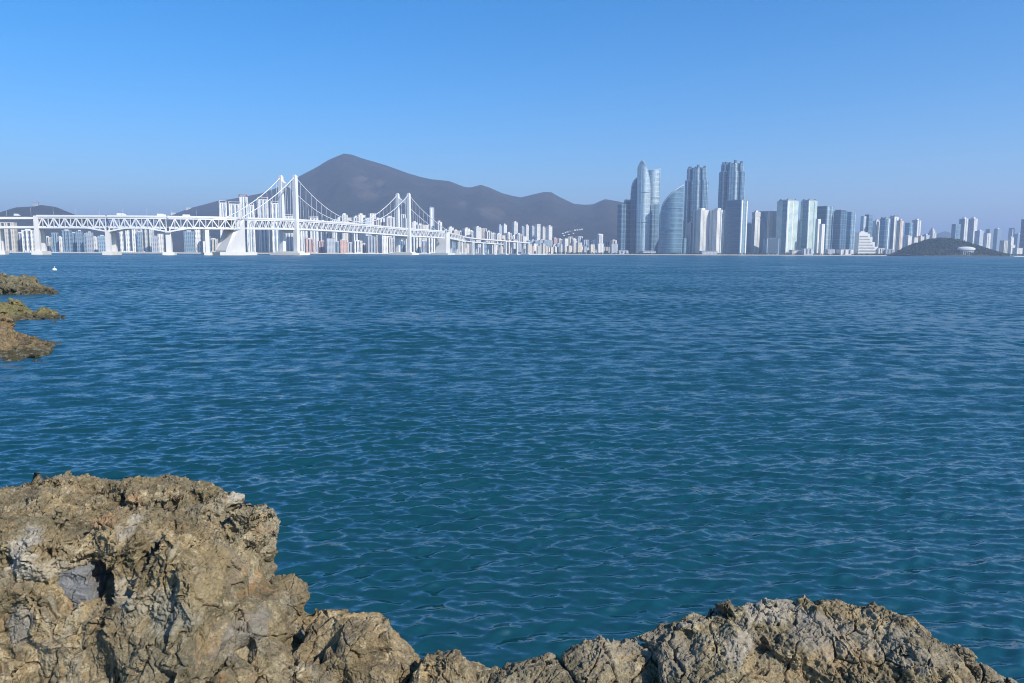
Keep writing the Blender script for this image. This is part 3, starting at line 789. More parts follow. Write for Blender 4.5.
block('apartment_tower', 687.4, 694.6, 221.5, YB-10, 'narrow grey violet tower at the foot of the first tall skyscraper', wall=F_GREY, rot=20, q=.9, roof='house', front=[(.25,.4,GLASSDARK)])
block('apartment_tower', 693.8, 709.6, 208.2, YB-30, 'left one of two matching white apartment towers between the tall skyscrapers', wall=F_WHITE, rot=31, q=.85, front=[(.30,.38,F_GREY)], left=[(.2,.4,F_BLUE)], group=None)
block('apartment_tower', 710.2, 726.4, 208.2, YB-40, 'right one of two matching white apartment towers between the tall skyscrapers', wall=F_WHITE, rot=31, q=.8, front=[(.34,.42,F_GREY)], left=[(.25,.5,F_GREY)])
block('glass_tower', 726.8, 747.2, 200.6, YB-60, 'broad blue glass tower with a white stripe up its sunny side, below the tallest skyscraper', wall=C_BLUE, rot=40, q=1.5, front=[(.08,.26,WHITEWALL),(.34,.62,GLASSPALE),(.8,.95,WHITEWALL)], left=[(.05,.95,C_DEEP)], roof='flat')  # dark left face and pale front strips put shade and sun into the colour
block('apartment_block', 745.6, 753, 222.5, YB+60, 'low dark block between the striped blue tower and the slim white tower', wall=F_BLUE, rot=30, q=1, roof='house')
block('apartment_tower', 752.2, 760.6, 210.6, YB-30, 'slim white tower with a dark band below its top, right of the striped blue tower', wall=F_WHITE, rot=30, q=.6, steps=((.86,1.0),(.90,.9),(1.0,1.0)), front=[(.55,.62,GLASSPALE)], left=[(.1,.9,F_GREY)])
block('apartment_tower', 760.3, 776.8, 211.6, YB+10, 'cream apartment tower with a red roof edge and a shaded blue left half', wall=F_CREAM, rot=36, q=.9, front=[(.1,.2,F_PINK),(.55,.64,F_PINK)], left=[(.1,.8,F_BLUE)], roof='flat', roofmat=ROOFRED)  # blue strip on the left face is shade painted into the colour
block('gabled_hall', 764.0, 778.5, 237.3, YB-70, 'low blue hall with a pitched roof in front of the cream tower', wall=F_BLUE, rot=10, q=.6, roof='pitched', roofmat=C_DEEP, front=[(.1,.9,GLASSDARK)])
block('glass_tower', 778.0, 798.2, 199.0, YB-40, 'left one of two pale green glass towers with dark roof frames', wall=F_GREEN, rot=30, q=.8, front=[(.05,.16,WHITEWALL),(.5,.58,WHITEWALL)], left=[(.55,.98,C_BLUE)], roof='crown')
block('apartment_tower', 797.2, 801.6, 219.2, YB+90, 'thin white tower glimpsed between the two pale green glass towers', wall=F_WHITE, rot=40, q=1, roof='house')
block('glass_tower', 801.6, 817.2, 199.0, YB-20, 'right one of two pale green glass towers with dark roof frames', wall=F_GREEN, rot=29, q=.75, front=[(.06,.16,WHITEWALL),(.62,.7,GLASSPALE)], left=[(.3,.98,C_BLUE)], roof='crown')
block('glass_tower', 817.0, 832.8, 206.6, YB+30, 'blue glass tower rising directly behind the stepped white slab', wall=C_BLUE, rot=34, q=1.1, front=[(.1,.4,C_PALE),(.7,.85,C_PALE)], left=[(.1,.9,C_DEEP)], roof='flat')
block('apartment_tower', 816.0, 820.6, 219.2, YB-70, 'taller narrow half of the stepped white slab by the water', wall=F_WHITE, rot=24, q=1, roof='flat', left=[(.1,.7,F_GREY)])
block('apartment_tower', 819.9, 824.8, 224.2, YB-95, 'lower brighter half of the stepped white slab by the water', wall=WHITEWALL, rot=24, q=.9, roof='flat', front=[(.35,.55,F_WHITE)])
block('glass_tower', 834.4, 847.2, 210.2, YB+20, 'deep blue glass tower with a notched top, left of a lighter blue one', wall=C_DEEP, rot=30, q=.8, steps=((.975,1.0),(1.0,.8)), front=[(.12,.2,C_BLUE),(.5,.58,C_BLUE),(.8,.88,C_BLUE)], roof='flat')
block('glass_tower', 846.8, 855.8, 212.2, YB+80, 'lighter blue glass tower next to the deep blue one with the notched top', wall=C_BLUE, rot=26, q=.9, front=[(.3,.4,C_PALE),(.75,.9,C_PALE)], roof='flat')
# the white stepped hotel
def hotel():
    Y = YB-90; x0, x1 = PX(855.6, Y), PX(876, Y); w = x1-x0; h = PZ(860, 232.4, Y)-2
    o = empty('hotel', ((x0+x1)/2, Y, 2), R(6), 'white wedge shaped hotel with balconies stepping down to the right, by the island', 'hotel')
    m = MB(); n = 7
    prof = [(.0,.93),(.06,.99),(.30,1.0),(.44,.94),(.56,.80),(.70,.58),(.84,.38),(1.0,.22)]
    for (u0, k0), (u1, k1) in zip(prof, prof[1:]): m.prism([((u0-.5)*w,-11),((u1-.5)*w,-11),((u1-.5)*w,11),((u0-.5)*w,11)], -3, h*max(k0, k1))
    m.build('wall', WHITEWALL, o)
    for i in range(7):
        z = 4+i*(h-8)/7; ue = np.interp(-(z+4)/h, [-k for u, k in prof[2:]], [u for u, k in prof[2:]]) if z+4 > h*.22 else 1.0
        MB().box(-.47*w, (ue-.53)*w, -11.4, -10.6, z, z+1.7).build('window_or_shade_strip', GLASSDARK, o)
        MB().box(-.49*w, (ue-.51)*w, -12.6, -11.0, z-.9, z-.1).build('balcony', WHITEWALL, o)
    MB().box(-.38*w, -.18*w, -6, 6, h, h+3.5).build('roof', CONCRETE_W, o)
hotel()
block('glass_tower', 861.2, 866.2, 216.5, YB+150, 'pale narrow half of the twin tower right behind the white stepped hotel', wall=C_PALE, rot=26, q=.9, roof='flat', front=[(.4,.6,WHITEWALL)])
block('glass_tower', 865.5, 872.4, 214.8, YB+170, 'grey blue taller half of the twin tower right behind the white stepped hotel', wall=C_BLUE, rot=26, q=.9, roof='flat', left=[(.1,.9,C_DEEP)])
block('apartment_tower', 873.4, 880.3, 219.6, YB+130, 'dark fronted tower in a pale frame, right of the white hotel', wall=F_WHITE, rot=22, q=.7, roof='house', front=[(.14,.62,C_DEEP)])
block('glass_tower', 880.8, 890.4, 217.0, YB+90, 'blue tower with a thin white stripe running down its right side to a low podium', wall=C_BLUE, rot=24, q=.8, roof='crown', front=[(.60,.76,WHITEWALL),(.05,.3,C_DEEP)])
block('apartment_tower', 890.0, 898.6, 215.5, YB+160, 'pale tower with a grey side, tallest of the group left of the island', wall=F_WHITE, rot=30, q=.8, roof='crown', front=[(.3,.5,F_GREY)], left=[(.2,.9,F_BLUE)])
block('apartment_tower', 897.2, 903.6, 219.0, YB+120, 'pink and cream tower at the edge of the group left of the island', wall=F_CREAM, rot=30, q=.8, roof='house', roofmat=ROOFRED, front=[(.1,.35,F_PINK)])
block('glass_tower', 905.4, 913.2, 223.0, YB+260, 'blue flat topped tower above the left slope of the island', wall=C_BLUE, rot=30, q=.8, roof='flat', front=[(.5,.65,C_PALE)])
block('apartment_tower', 912.8, 921.2, 218.8, YB+300, 'grey and white tower rising highest above the left slope of the island', wall=F_GREY, rot=30, q=.8, roof='house', front=[(.1,.35,WHITEWALL),(.7,.9,WHITEWALL)])
block('apartment_block', 903.8, 911.6, 235.4, YB+20, 'low white block in front of the blue tower, at the left foot of the island', wall=F_WHITE, rot=30, q=.9, roof='house')
block('apartment_block', 911.4, 917.5, 237.6, YB+60, 'white block half hidden by the left shoulder of the island', wall=F_WHITE, rot=20, q=.9, roof='flat')
block('apartment_block', 917.2, 924.0, 235.6, YB+120, 'cream block peeping over the left shoulder of the island', wall=F_CREAM, rot=26, q=.9, roof='house')
block('apartment_tower', 928.8, 936.2, 228.4, YB+380, 'small white tower with a dome like top above the island crest', wall=F_WHITE, rot=26, q=.9, steps=((.84,1.0),(.94,.7),(1.0,.4)), roof='flat', front=[(.3,.6,F_GREY)])
block('apartment_block', 922.6, 929.2, 234.0, YB+350, 'grey block just left of the small white tower above the island', wall=F_GREY, rot=26, q=.9, roof='house')
block('glass_tower', 952.4, 960.2, 224.4, YB+420, 'blue tower left of the pair of tall pale towers behind the island', wall=F_BLUE, rot=20, q=.7, roof='flat', front=[(.2,.8,C_BLUE)])
block('apartment_tower', 959.6, 968.4, 217.2, YB+440, 'left one of a pair of tall pale towers behind the island', wall=F_WHITE, rot=34, q=.8, roof='house', left=[(.1,.9,F_BLUE)], front=[(.42,.55,F_GREY)])
block('apartment_tower', 968.8, 977.8, 217.2, YB+470, 'right one of a pair of tall pale towers behind the island', wall=F_WHITE, rot=34, q=.8, roof='house', left=[(.1,.9,F_GREY)], front=[(.3,.42,F_GREY),(.7,.8,F_GREY)])
block('apartment_block', 975.6, 983.4, 229.8, YB+300, 'grey block at the right foot of the pair of pale towers', wall=F_GREY, rot=26, q=.8, roof='house')
block('apartment_block', 982.8, 990.4, 233.4, YB+340, 'white block with a flat roof above the right slope of the island', wall=F_WHITE, rot=26, q=.9, roof='flat', front=[(.3,.5,F_GREY)])
block('glass_tower', 986.2, 993.4, 229.4, 3600, 'hazy blue tower left of its slightly taller hazy neighbour, far right of the island', wall=F_BLUE, rot=24, q=.7, roof='flat')
block('glass_tower', 993.6, 1001.2, 228.0, 3650, 'hazy blue tower, tallest of the hazy ones right of the island', wall=F_BLUE, rot=24, q=.8, roof='house')
block('apartment_block', 1000.4, 1007.6, 240.8, YB+30, 'low pale block by the water left of the small stepped tower', wall=F_CREAM, rot=24, q=.8, roof='flat', front=[(.2,.35,GLASSPALE),(.6,.8,GLASSPALE)])
block('apartment_block', 1006.9, 1015.2, 236.6, YB+70, 'pale stepped block by the water below the small slim tower', wall=F_WHITE, rot=24, q=.9, steps=((.6,1.0),(1.0,.62)), roof='house')
block('apartment_tower', 1009.2, 1014.6, 227.8, YB+500, 'small slim grey and white tower near the right end of the far shore', wall=F_GREY, rot=30, q=.9, roof='crown', front=[(.3,.8,WHITEWALL)])
block('glass_tower', 1014.8, 1023.4, 233.2, 3500, 'broad hazy blue block near the right end of the far shore', wall=F_BLUE, rot=14, q=.6, roof='house')
block('apartment_block', 1014.0, 1021.5, 248.2, YB-20, 'low white building on the quay near the right end of the far shore', wall=F_WHITE, rot=10, q=.8, roof='flat')
block('glass_tower', 1022.2, 1030.0, 219.4, YB+480, 'tall dark tower cut by the right edge of the photo', wall=C_DEEP, rot=24, q=.8, roof='flat')
# the round pavilion on the island's shore
def pavilion():
    Y = 2130.0; x0, x1 = PX(957.2, Y), PX(974.6, Y); r = (x1-x0)/2; c = ((x0+x1)/2, Y)
    zt = PZ(965, 246.6, Y); zg = 1.2
    o = empty('pavilion', (c[0], c[1], zg), 0, 'low round white pavilion with a broad overhanging roof on the shore of the island', 'pavilion')
    h = zt-zg
    m = MB(); n = 28; rings = [(r*.88, h*.60), (r*1.0, h*.66), (r*1.0, h*.80), (r*.90, h*.88), (r*.55, h*.98), (r*.2, h*1.0)]
    for rr, z in rings: m.v += [(rr*math.cos(2*PI*k/n), rr*.62*math.sin(2*PI*k/n), z) for k in range(n)]
    for i in range(len(rings)-1):
        for k in range(n): m.f.append((i*n+k, i*n+(k+1)%n, (i+1)*n+(k+1)%n, (i+1)*n+k))
    m.f.append(tuple(range(n-1,-1,-1))); m.f.append(tuple(range((len(rings)-1)*n, len(rings)*n)))
    m.build('roof', CONCRETE_W, o)
    MB().prism([(r*.70*math.cos(2*PI*k/n), r*.62*.70*math.sin(2*PI*k/n)) for k in range(n)], 0, h*.62).build('wall', WHITEWALL, o)
    MB().prism([(r*.715*math.cos(2*PI*k/n), r*.62*.715*math.sin(2*PI*k/n)) for k in range(n)], h*.30, h*.46).build('window_band', GLASSDARK, o)
    for k in range(12):
        t = PI+PI*(k+.5)/12; MB().tube([(r*.84*math.cos(t), r*.62*.84*math.sin(t), 0), (r*.84*math.cos(t), r*.62*.84*math.sin(t), h*.6)], .7, 8).build('column', CONCRETE_W, o)
    MB().prism([(r*1.02*math.cos(2*PI*k/n), r*.62*1.02*math.sin(2*PI*k/n)) for k in range(n)], -2.5, 1.0).build('terrace', CONCRETE, o)
pavilion()

# ---- the white tower estate behind the bridge's near tower: tall pale frames with dark recesses
EST = 2080.0
def estate(px0, px1, pytop, label, rot=30, red=False, q=.55, dY=0):
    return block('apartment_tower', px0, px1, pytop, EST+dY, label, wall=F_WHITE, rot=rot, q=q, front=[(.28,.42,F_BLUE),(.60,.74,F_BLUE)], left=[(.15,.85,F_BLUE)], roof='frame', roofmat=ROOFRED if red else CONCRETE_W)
estate(218.2, 226.4, 200.6, 'white framed apartment tower, leftmost of the estate behind the sloping anchorage')
estate(227.6, 240.2, 201.8, 'broad white framed apartment tower right above the sloping anchorage, second from the left', q=.5, dY=50)
estate(238.6, 247.4, 194.6, 'white apartment tower with a red roof frame, tallest of the estate behind the bridge', red=True, dY=130)
estate(245.2, 254.0, 203.0, 'white framed apartment tower just right of the red topped one', dY=10)
estate(256.6, 268.0, 197.2, 'broad white framed apartment tower under the left cables of the near bridge tower', q=.5, dY=70)
estate(270.0, 280.4, 201.2, 'white framed apartment tower touching the left leg of the near bridge tower', dY=20)
estate(283.0, 293.0, 214.5, 'white framed apartment tower seen between the legs of the near bridge tower', dY=90)
estate(299.0, 307.0, 219.5, 'low white framed apartment tower just right of the near bridge tower', dY=40)
estate(308.5, 318.0, 216.2, 'white framed apartment tower second to the right of the near bridge tower', dY=120)

ORD = ['first','second','third','fourth','fifth','sixth','seventh','eighth','ninth','tenth','eleventh','twelfth','thirteenth','fourteenth','fifteenth','sixteenth','seventeenth','eighteenth','nineteenth','twentieth']
WALLS = {'w':(F_WHITE,'white'), 'c':(F_CREAM,'cream'), 'g':(F_GREY,'grey'), 'b':(F_BLUE,'blue grey'), 'p':(F_PINK,'reddish')}
def row(items, Y, name, where, group, rot=(24,44), dY=50, roofs=('house','flat','house'), grow=0.0):
    """items: (x0, x1, top, tone); the label counts each tone from the left of its row"""
    items = [(a-(b-a)*grow, b+(b-a)*grow, c, d) for a, b, c, d in items]
    rr = random.Random(len(items)*7+int(Y)); cnt = {}; tot = {}
    for it in items: tot[it[3]] = tot.get(it[3], 0)+1
    for i, (x0, x1, top, tone) in enumerate(items):
        wm, word = WALLS[tone]; k = cnt.get(tone, 0); cnt[tone] = k+1
        lab = f'only {word} block {where}' if tot[tone] == 1 else f'{ORD[k]} {word} block from left {where}'
        wide = (x1-x0) > 6
        st = [(.22,.36,GLASSDARK),(.62,.76,GLASSDARK)] if wide else [(.35,.55,GLASSDARK)]
        block(name, x0, x1, top, Y+rr.uniform(0, dY)+(dY if i % 2 else 0), lab, wall=wm, rot=rr.uniform(*rot), q=rr.uniform(.6,.95), front=st if wide and rr.random() < .7 else (), left=[(.3,.6,F_GREY)] if wide and rr.random() < .6 else (), roof=rr.choice(roofs), group=group)
row([(320,325.5,220,'w'),(325,331,222.5,'c'),(331,336,219.5,'w'),(336.5,341,217,'w'),(341,347,213.2,'w'),(346.5,352,217.8,'c'),(352.5,358.5,215.8,'w'),(357,364,213.4,'w'),(364,369.5,218,'g'),
     (369,375,213.6,'w'),(375,380,217.6,'c'),(380,386.5,218.4,'w'),(386,393.5,215.8,'w'),(399.6,405,214.4,'w'),(404,408.5,218.6,'c'),(411.5,417,221,'w'),(417,423,223.5,'w'),(423,428,225,'c')],
    2350, 'apartment_block', 'above the deck between the bridge towers', 'apartment blocks above the bridge deck', grow=.16)
block('apartment_tower', 427.0, 434.2, 206.0, 2500, 'tall slim grey tower rising alone right of the far bridge tower', wall=F_GREY, rot=36, q=.9, roof='crown', front=[(.25,.6,WHITEWALL)], left=[(.2,.8,F_BLUE)])
block('apartment_tower', 435.6, 442.2, 220.6, 2480, 'shorter pale tower right beside the tall slim grey one', wall=F_WHITE, rot=36, q=.9, roof='house', front=[(.3,.5,GLASSDARK)])
row([(306,313,238,'p'),(319,325,240.5,'p'),(326,333,238.6,'g'),(333,340,241,'b'),(340,346,239,'p'),(347,353,242,'g'),(354,361,240,'w'),(361,366,243,'p'),(367,374,236.5,'g'),(380,388,235,'w'),(389,394,238,'w'),(399,404,240,'b'),
     (412,419,236,'w'),(420,427,240,'g'),(428,434,237.5,'w'),(450,456,241,'b'),(458,464,239.5,'w'),(472,478,243,'g'),(482,487,242,'b'),(490,496,244,'w')],
    1990, 'low_building', 'under the bridge deck right of the near tower', 'low buildings under the bridge deck', grow=.22)
row([(1,14,222.5,'c'),(17,23,232,'g'),(23,33,229,'w'),(44,50,236,'w'),(52,57.5,233,'b'),(58,62,236,'w'),(63,70.5,229.5,'b'),(71,76.5,232,'b'),(77,82,230,'b'),(83,87,233.5,'b'),(87,92,231.5,'g'),(92,97,236,'w'),(98,106,235,'b'),(121,136,227,'w'),(137,141,231,'b'),(142,152,228,'w'),(153,157,236,'g'),(158,163,234,'w'),(184,194,230.5,'b'),(195,200,229.5,'w'),(203,210,235,'b'),(210,217,238,'c')],
    1830, 'shore_block', 'under the approach left of the anchorage', 'shore blocks under the approach', rot=(8,26), dY=40, grow=.10)
row([(443,448,229,'w'),(448,453,226.5,'w'),(453,458,229.5,'c'),(458,463,230.5,'w'),(463.5,469,227.5,'w'),(468.5,473.5,230,'w'),(474.5,480,226.2,'w'),(480,486,228.6,'c'),(485.5,491,230.6,'w'),(491,495.5,232.6,'w')],
    2550, 'apartment_block', 'just above the ramp beyond the far tower', 'apartment blocks above the ramp', grow=.18)
row([(497.5,502,224.4,'g'),(502,507,223.6,'w'),(512,518,221.2,'w'),(520.5,524.5,226,'g'),(524.5,529,224.4,'w'),(530.5,534.5,225.5,'g'),(535,540.6,224.2,'w'),(541.4,545.6,226.4,'w'),(546,552.4,225.2,'w')],
    2750, 'apartment_tower', 'in the tall row at the mountain foot', 'apartment towers at the mountain foot')
row([(496,501,233,'w'),(501,506,235.5,'c'),(506,511,232,'w'),(511,516,235,'w'),(516,521,233,'w'),(521,526.5,236.5,'w'),(552.5,557,237.5,'p'),(557,562,238.4,'w'),(562,567,239.8,'p'),(567,572,236.8,'c'),(572,576,238,'w'),(576,582,236.6,'w'),(583,588,240,'g'),(588,593,241,'w'),(593,597,239.2,'w'),(603,609,240.6,'c')],
    2480, 'apartment_block', 'in the low middle row between bridge ramp and skyscrapers', 'low middle row of apartment blocks', grow=.12)
row([(527,531,240,'b'),(531,535,239.5,'g'),(535,539.2,240,'b'),(539.2,543.4,239.4,'g'),(543.4,547.6,239.8,'b'),(547.6,552,239.4,'g'),(552.5,557,244,'c'),(557.5,563,246,'w'),(563.5,570,245,'b'),(570.5,577,243.5,'b'),(577.5,584,245.5,'b'),(584.5,591,245,'b'),(598,603,243,'w'),(603.5,609,247,'c'),(611,617,244,'g')],
    2350, 'seafront_block', 'on the waterfront left of the skyscrapers', 'waterfront blocks left of the skyscrapers', rot=(6,24), grow=.14)
rm_ = random.Random(77); extra = []
x = 447.0
while x < 614:
    w_ = rm_.uniform(2.2, 6.8); extra.append((x, x+w_, rm_.uniform(238.5, 247.5), rm_.choice('wwcwgpcwb'))); x += w_-rm_.uniform(.2, 1.6)
row(extra[:19], 2250, 'town_house', 'of the close small ones behind the ramp', 'small town buildings', roofs=('flat','pitched','house'))
row(extra[19:38], 2270, 'town_house', 'of the close small ones by the waterfront', 'small town buildings', roofs=('flat','pitched','house'))
block('wedge_building', 597.0, 603.2, 233.8, 2440, 'pale building with a slanted wedge roof between the waterfront blocks and the skyscrapers', wall=F_WHITE, rot=30, q=.8, roof='pitched', roofmat=CONCRETE_W, front=[(.3,.7,F_GREY)])
block('apartment_tower', 610.0, 616.8, 239.6, 2445, 'rounded cream block touching the leftmost dark tower of the cluster', wall=F_CREAM, rot=30, q=.9, roof='house', front=[(.3,.55,GLASSDARK)])
row([(496.5,507,248.6,'w'),(508,518,249.2,'w'),(519,526,248.4,'g'),(588,597,249.5,'g'),(618,628,250.2,'g'),(640,655,250.6,'g'),(700,716,250.8,'g'),(790,800,249.8,'w'),(802,812,248.8,'g'),(826,834,249,'g'),(838,852,249.6,'w'),(876,884,248.4,'w'),(884,892,249,'g')],
    2312, 'quay_building', 'low on the quay of the far shore', 'low quay buildings', rot=(0,12), dY=14, roofs=('flat','pitched'))
# a village of small white houses climbing the hillside, each on the slope where it is seen
def slope_point(px, py):
    for yy in np.arange(3270, 5200, 15.0):
        p = P(px, py, yy)
        if mountain_h(np.array([p.x]), np.array([yy]))[0] >= p.z: return p
    return P(px, py, 3300)
vill = [(562.5,234.2),(565,233.2),(567.4,232.6),(569.8,231.8),(572.2,231.4),(574.6,230.6),(577,230.4),(579.4,230),(581.6,229.8),(564,236),(568.4,235),(573,233.8)]
for i, (px, py) in enumerate(vill):
    p = slope_point(px, py); rr = random.Random(i)
    w = rr.uniform(7, 11); d = 8; h = rr.uniform(3.5, 7)
    o = empty('hillside_house', (p.x, p.y, p.z-1), R(rr.uniform(10, 40)), f'small white house, {ORD[i]} from the left in the upper hillside row' if i < 9 else f'small white house, {ORD[i-9]} from the left in the lower hillside row', 'house', 'white houses on the hillside')
    MB().box(-w/2, w/2, -d/2, d/2, -8, h).build('wall', F_WHITE, o)
    MB().box(-w/2-.4, w/2+.4, -d/2-.4, d/2+.4, h, h+1).build('roof', ROOFGREY if i % 3 else CONCRETE_W, o)
# the lookout on the left hill
p = P(36.2, 206.5, 3590); o = empty('lookout_tower', (p.x, p.y, p.z-4), R(20), 'small square lookout tower on top of the hill behind the bridge approach', 'tower')
MB().box(-10, 10, -8, 8, -6, 22).build('wall', F_GREY, o); MB().box(-11, 11, -9, 9, 22, 25).build('roof', ROOFGREY, o); MB().box(-3, 4, -3, 3, 25, 32).build('mast_house', ROOFGREY, o)
ridge = [(165,213.8,'squat white hall at the left end of the ridge beside the bridge approach'),(173,211.4,'white house in the middle of the ridge beside the bridge approach'),(188,206.8,'white house at the upper right end of the ridge beside the bridge approach')]
for i, (px, py, lab) in enumerate(ridge):
    p = P(px, py+1.6, 5150); h = max(8, p.z-0+0); zb = float(mountain_h(np.array([p.x]), np.array([5150.]))[0])
    o = empty('ridge_house', (p.x, 5150, zb-6), R(30), lab, 'house')
    MB().box(-16, 16, -10, 10, 0, 18).build('wall', F_WHITE, o); MB().box(-17, 17, -11, 11, 18, 20).build('roof', CONCRETE_W, o)

# ------------------------------------------------------------------ rocks
def surface_nets(d, org, hs):
    """a closed quad mesh where the sampled field d changes sign"""
    s = d < 0
    nx, ny, nz = d.shape
    cnt = np.zeros((nx-1, ny-1, nz-1), np.int8)
    for a in (0,1):
        for b in (0,1):
            for c in (0,1): cnt += s[a:nx-1+a, b:ny-1+b, c:nz-1+c]
    act = np.argwhere((cnt > 0) & (cnt < 8)); idx = -np.ones(cnt.shape, np.int32); idx[tuple(act.T)] = np.arange(len(act))
    corner = np.array([(a,b,c) for a in (0,1) for b in (0,1) for c in (0,1)])
    val = np.stack([d[act[:,0]+a, act[:,1]+b, act[:,2]+c] for a,b,c in corner], 1)
    pos = np.zeros((len(act), 3)); k = np.zeros(len(act))
    for i in range(8):
        for j in range(i+1, 8):
            if np.abs(corner[i]-corner[j]).sum() != 1: continue
            m = (val[:,i] < 0) != (val[:,j] < 0); t = np.where(m, val[:,i]/np.where(m, val[:,i]-val[:,j], 1), 0)
            pos += m[:,None]*(corner[i]+t[:,None]*(corner[j]-corner[i])); k += m
    v = org+(act+pos/k[:,None])*hs
    F = []
    for ax in range(3):
        sl0 = [slice(None)]*3; sl1 = [slice(None)]*3; sl0[ax] = slice(0,-1); sl1[ax] = slice(1,None)
        ch = s[tuple(sl0)] != s[tuple(sl1)]; e = np.argwhere(ch); o1, o2 = [(1,2),(2,0),(0,1)][ax]
        ok = (e[:,o1] > 0) & (e[:,o2] > 0) & (e[:,o1] < d.shape[o1]-1) & (e[:,o2] < d.shape[o2]-1); e = e[ok]
        if not len(e): continue
        def at(da, db):
            q = e.copy(); q[:,o1] += da; q[:,o2] += db; return idx[tuple(q.T)]
        f = np.stack([at(-1,-1), at(0,-1), at(0,0), at(-1,0)], 1)
        inside = s[tuple(e.T)]; f[~inside] = f[~inside][:, ::-1]; F.append(f)
    return v, np.concatenate(F)
def largest(v, f):
    """drop loose crumbs: keep the largest connected piece"""
    lab = np.arange(len(v)); e = np.concatenate([f[:,[0,1]], f[:,[1,2]], f[:,[2,3]], f[:,[3,0]]])
    while True:
        m = np.minimum(lab[e[:,0]], lab[e[:,1]]); new = lab.copy(); np.minimum.at(new, e[:,0], m); np.minimum.at(new, e[:,1], m); new = new[new]
        if (new == lab).all(): break
        lab = new
    k = np.bincount(lab).argmax(); keep = lab == k; ix = np.cumsum(keep)-1
    f = f[keep[f[:,0]]]; return v[keep], ix[f]
def rotm(a, b, c): return np.array(Euler((R(a), R(b), R(c))).to_matrix())

class Outcrop:
    """a rock mass whose skyline is a measured line of real points; in front of the crest it falls toward the shore path, behind it to the water"""
    def __init__(s, rim, front, back, x0, x1, y0, y1, z0, z1, hs, ground):
        pts = [P(a, b, Y) for a, b, Y in rim]
        s.xr = np.array([p.x for p in pts]); s.zr = np.array([p.z for p in pts]); s.yr = np.array([p.y for p in pts])
        s.front, s.back, s.box, s.hs, s.ground = front, back, (x0,x1,y0,y1,z0,z1), hs, ground
    def height(s, x, y):
        T = np.interp(x, s.xr, s.zr); Yc = np.interp(x, s.xr, s.yr); u = Yc-y
        h = np.where(u >= 0, T-s.front(x, np.maximum(u, 0)), T-s.back(x, np.maximum(-u, 0)))
        return np.where(u >= 0, np.maximum(h, s.ground), h)
    def hit(s, px, py):
        lo = None
        for yy in np.arange(s.box[2], s.box[3], .01):
            p = P(px, py, yy)
            if s.height(np.array([p.x]), np.array([yy]))[0] > p.z: return np.array(p)
        return np.array(P(px, py, float(np.interp(p.x, s.xr, s.yr))))
    def field(s, rough, pockets, slots, blocks, seed):
        x0,x1,y0,y1,z0,z1 = s.box; hs = s.hs
        ax = np.arange(x0, x1, hs); ay = np.arange(y0, y1, hs); az = np.arange(z0, z1, hs)
        X, Y = np.meshgrid(ax, ay, indexing='ij'); Hh = s.height(X, Y)
        gx, gy = np.gradient(Hh, hs); g = np.sqrt(1+np.minimum(gx*gx+gy*gy, 30))
        d = ((az[None,None,:]-Hh[:,:,None])/g[:,:,None]).astype(np.float32)
        band = np.argwhere(np.abs(d) < .42)
        p = np.stack([ax[band[:,0]], ay[band[:,1]], az[band[:,2]]], 1).astype(np.float32)
        # warped lookup of the profile: ledges, bulges and overhangs
        w = np.stack([fbm(p*1.3, 3, seed+1), fbm(p*1.3, 3, seed+2), fbm(p*1.6, 3, seed+3)], 1)
        q = p+w*np.array([.05,.10,.05], np.float32)*rough
        Hq = s.height(q[:,0], q[:,1]); gg = g[band[:,0], band[:,1]]
        v = (q[:,2]-Hq)/gg+.03
        # jointed rock: tilted slabs that stand out or fall back
        M = rotm(18, -24, 20); r = (p+.06*w) @ M.T
        f1, f2, val, tilt = cells(r*np.array([1.9,1.5,2.4], np.float32), seed+5)
        v += -rough*(val*.07+tilt*.10)+rough*.03*np.clip(.10-(f2-f1), 0, 1)/.10
        v += rough*.030*fbm(p*3.2, 3, seed+9)
        for c, rad, R_ in blocks:
            l = (p-c) @ R_.T/rad; bd = (np.max(np.abs(l)**1.0, axis=1)-1)*min(rad); bd += .05*fbm(p*3.0, 3, seed+12)
            v = np.minimum(v, bd)
        for c, rad in pockets:
            l = (p-c)/rad; dd = (np.linalg.norm(l, axis=1)-1)*min(rad)+.02*fbm(p*9, 2, seed+14)
            v = np.maximum(v, -dd)
        for a, b, wd, dp in slots:
            ab = b-a; t = np.clip(((p-a) @ ab)/(ab @ ab), 0, 1); l = p-(a+t[:,None]*ab)
            l = l*np.array([1, wd/dp, 1]); wv = wd*(.55+.6*np.sin(t*PI))*(1+.5*vnoise(p*7, seed+15))
            dd = np.linalg.norm(l+.014*np.stack([vnoise(p*11, seed+16)]*3, 1), axis=1)-wv; v = np.maximum(v, -dd)
        d[tuple(band.T)] = v
        d[:,:,0] = np.abs(d[:,:,0])+.01; d[0] = np.abs(d[0])+.01; d[-1] = np.abs(d[-1])+.01; d[:,0] = np.abs(d[:,0])+.01; d[:,-1] = np.abs(d[:,-1])+.01
        return largest(*surface_nets(d, np.array([x0,y0,z0]), hs))
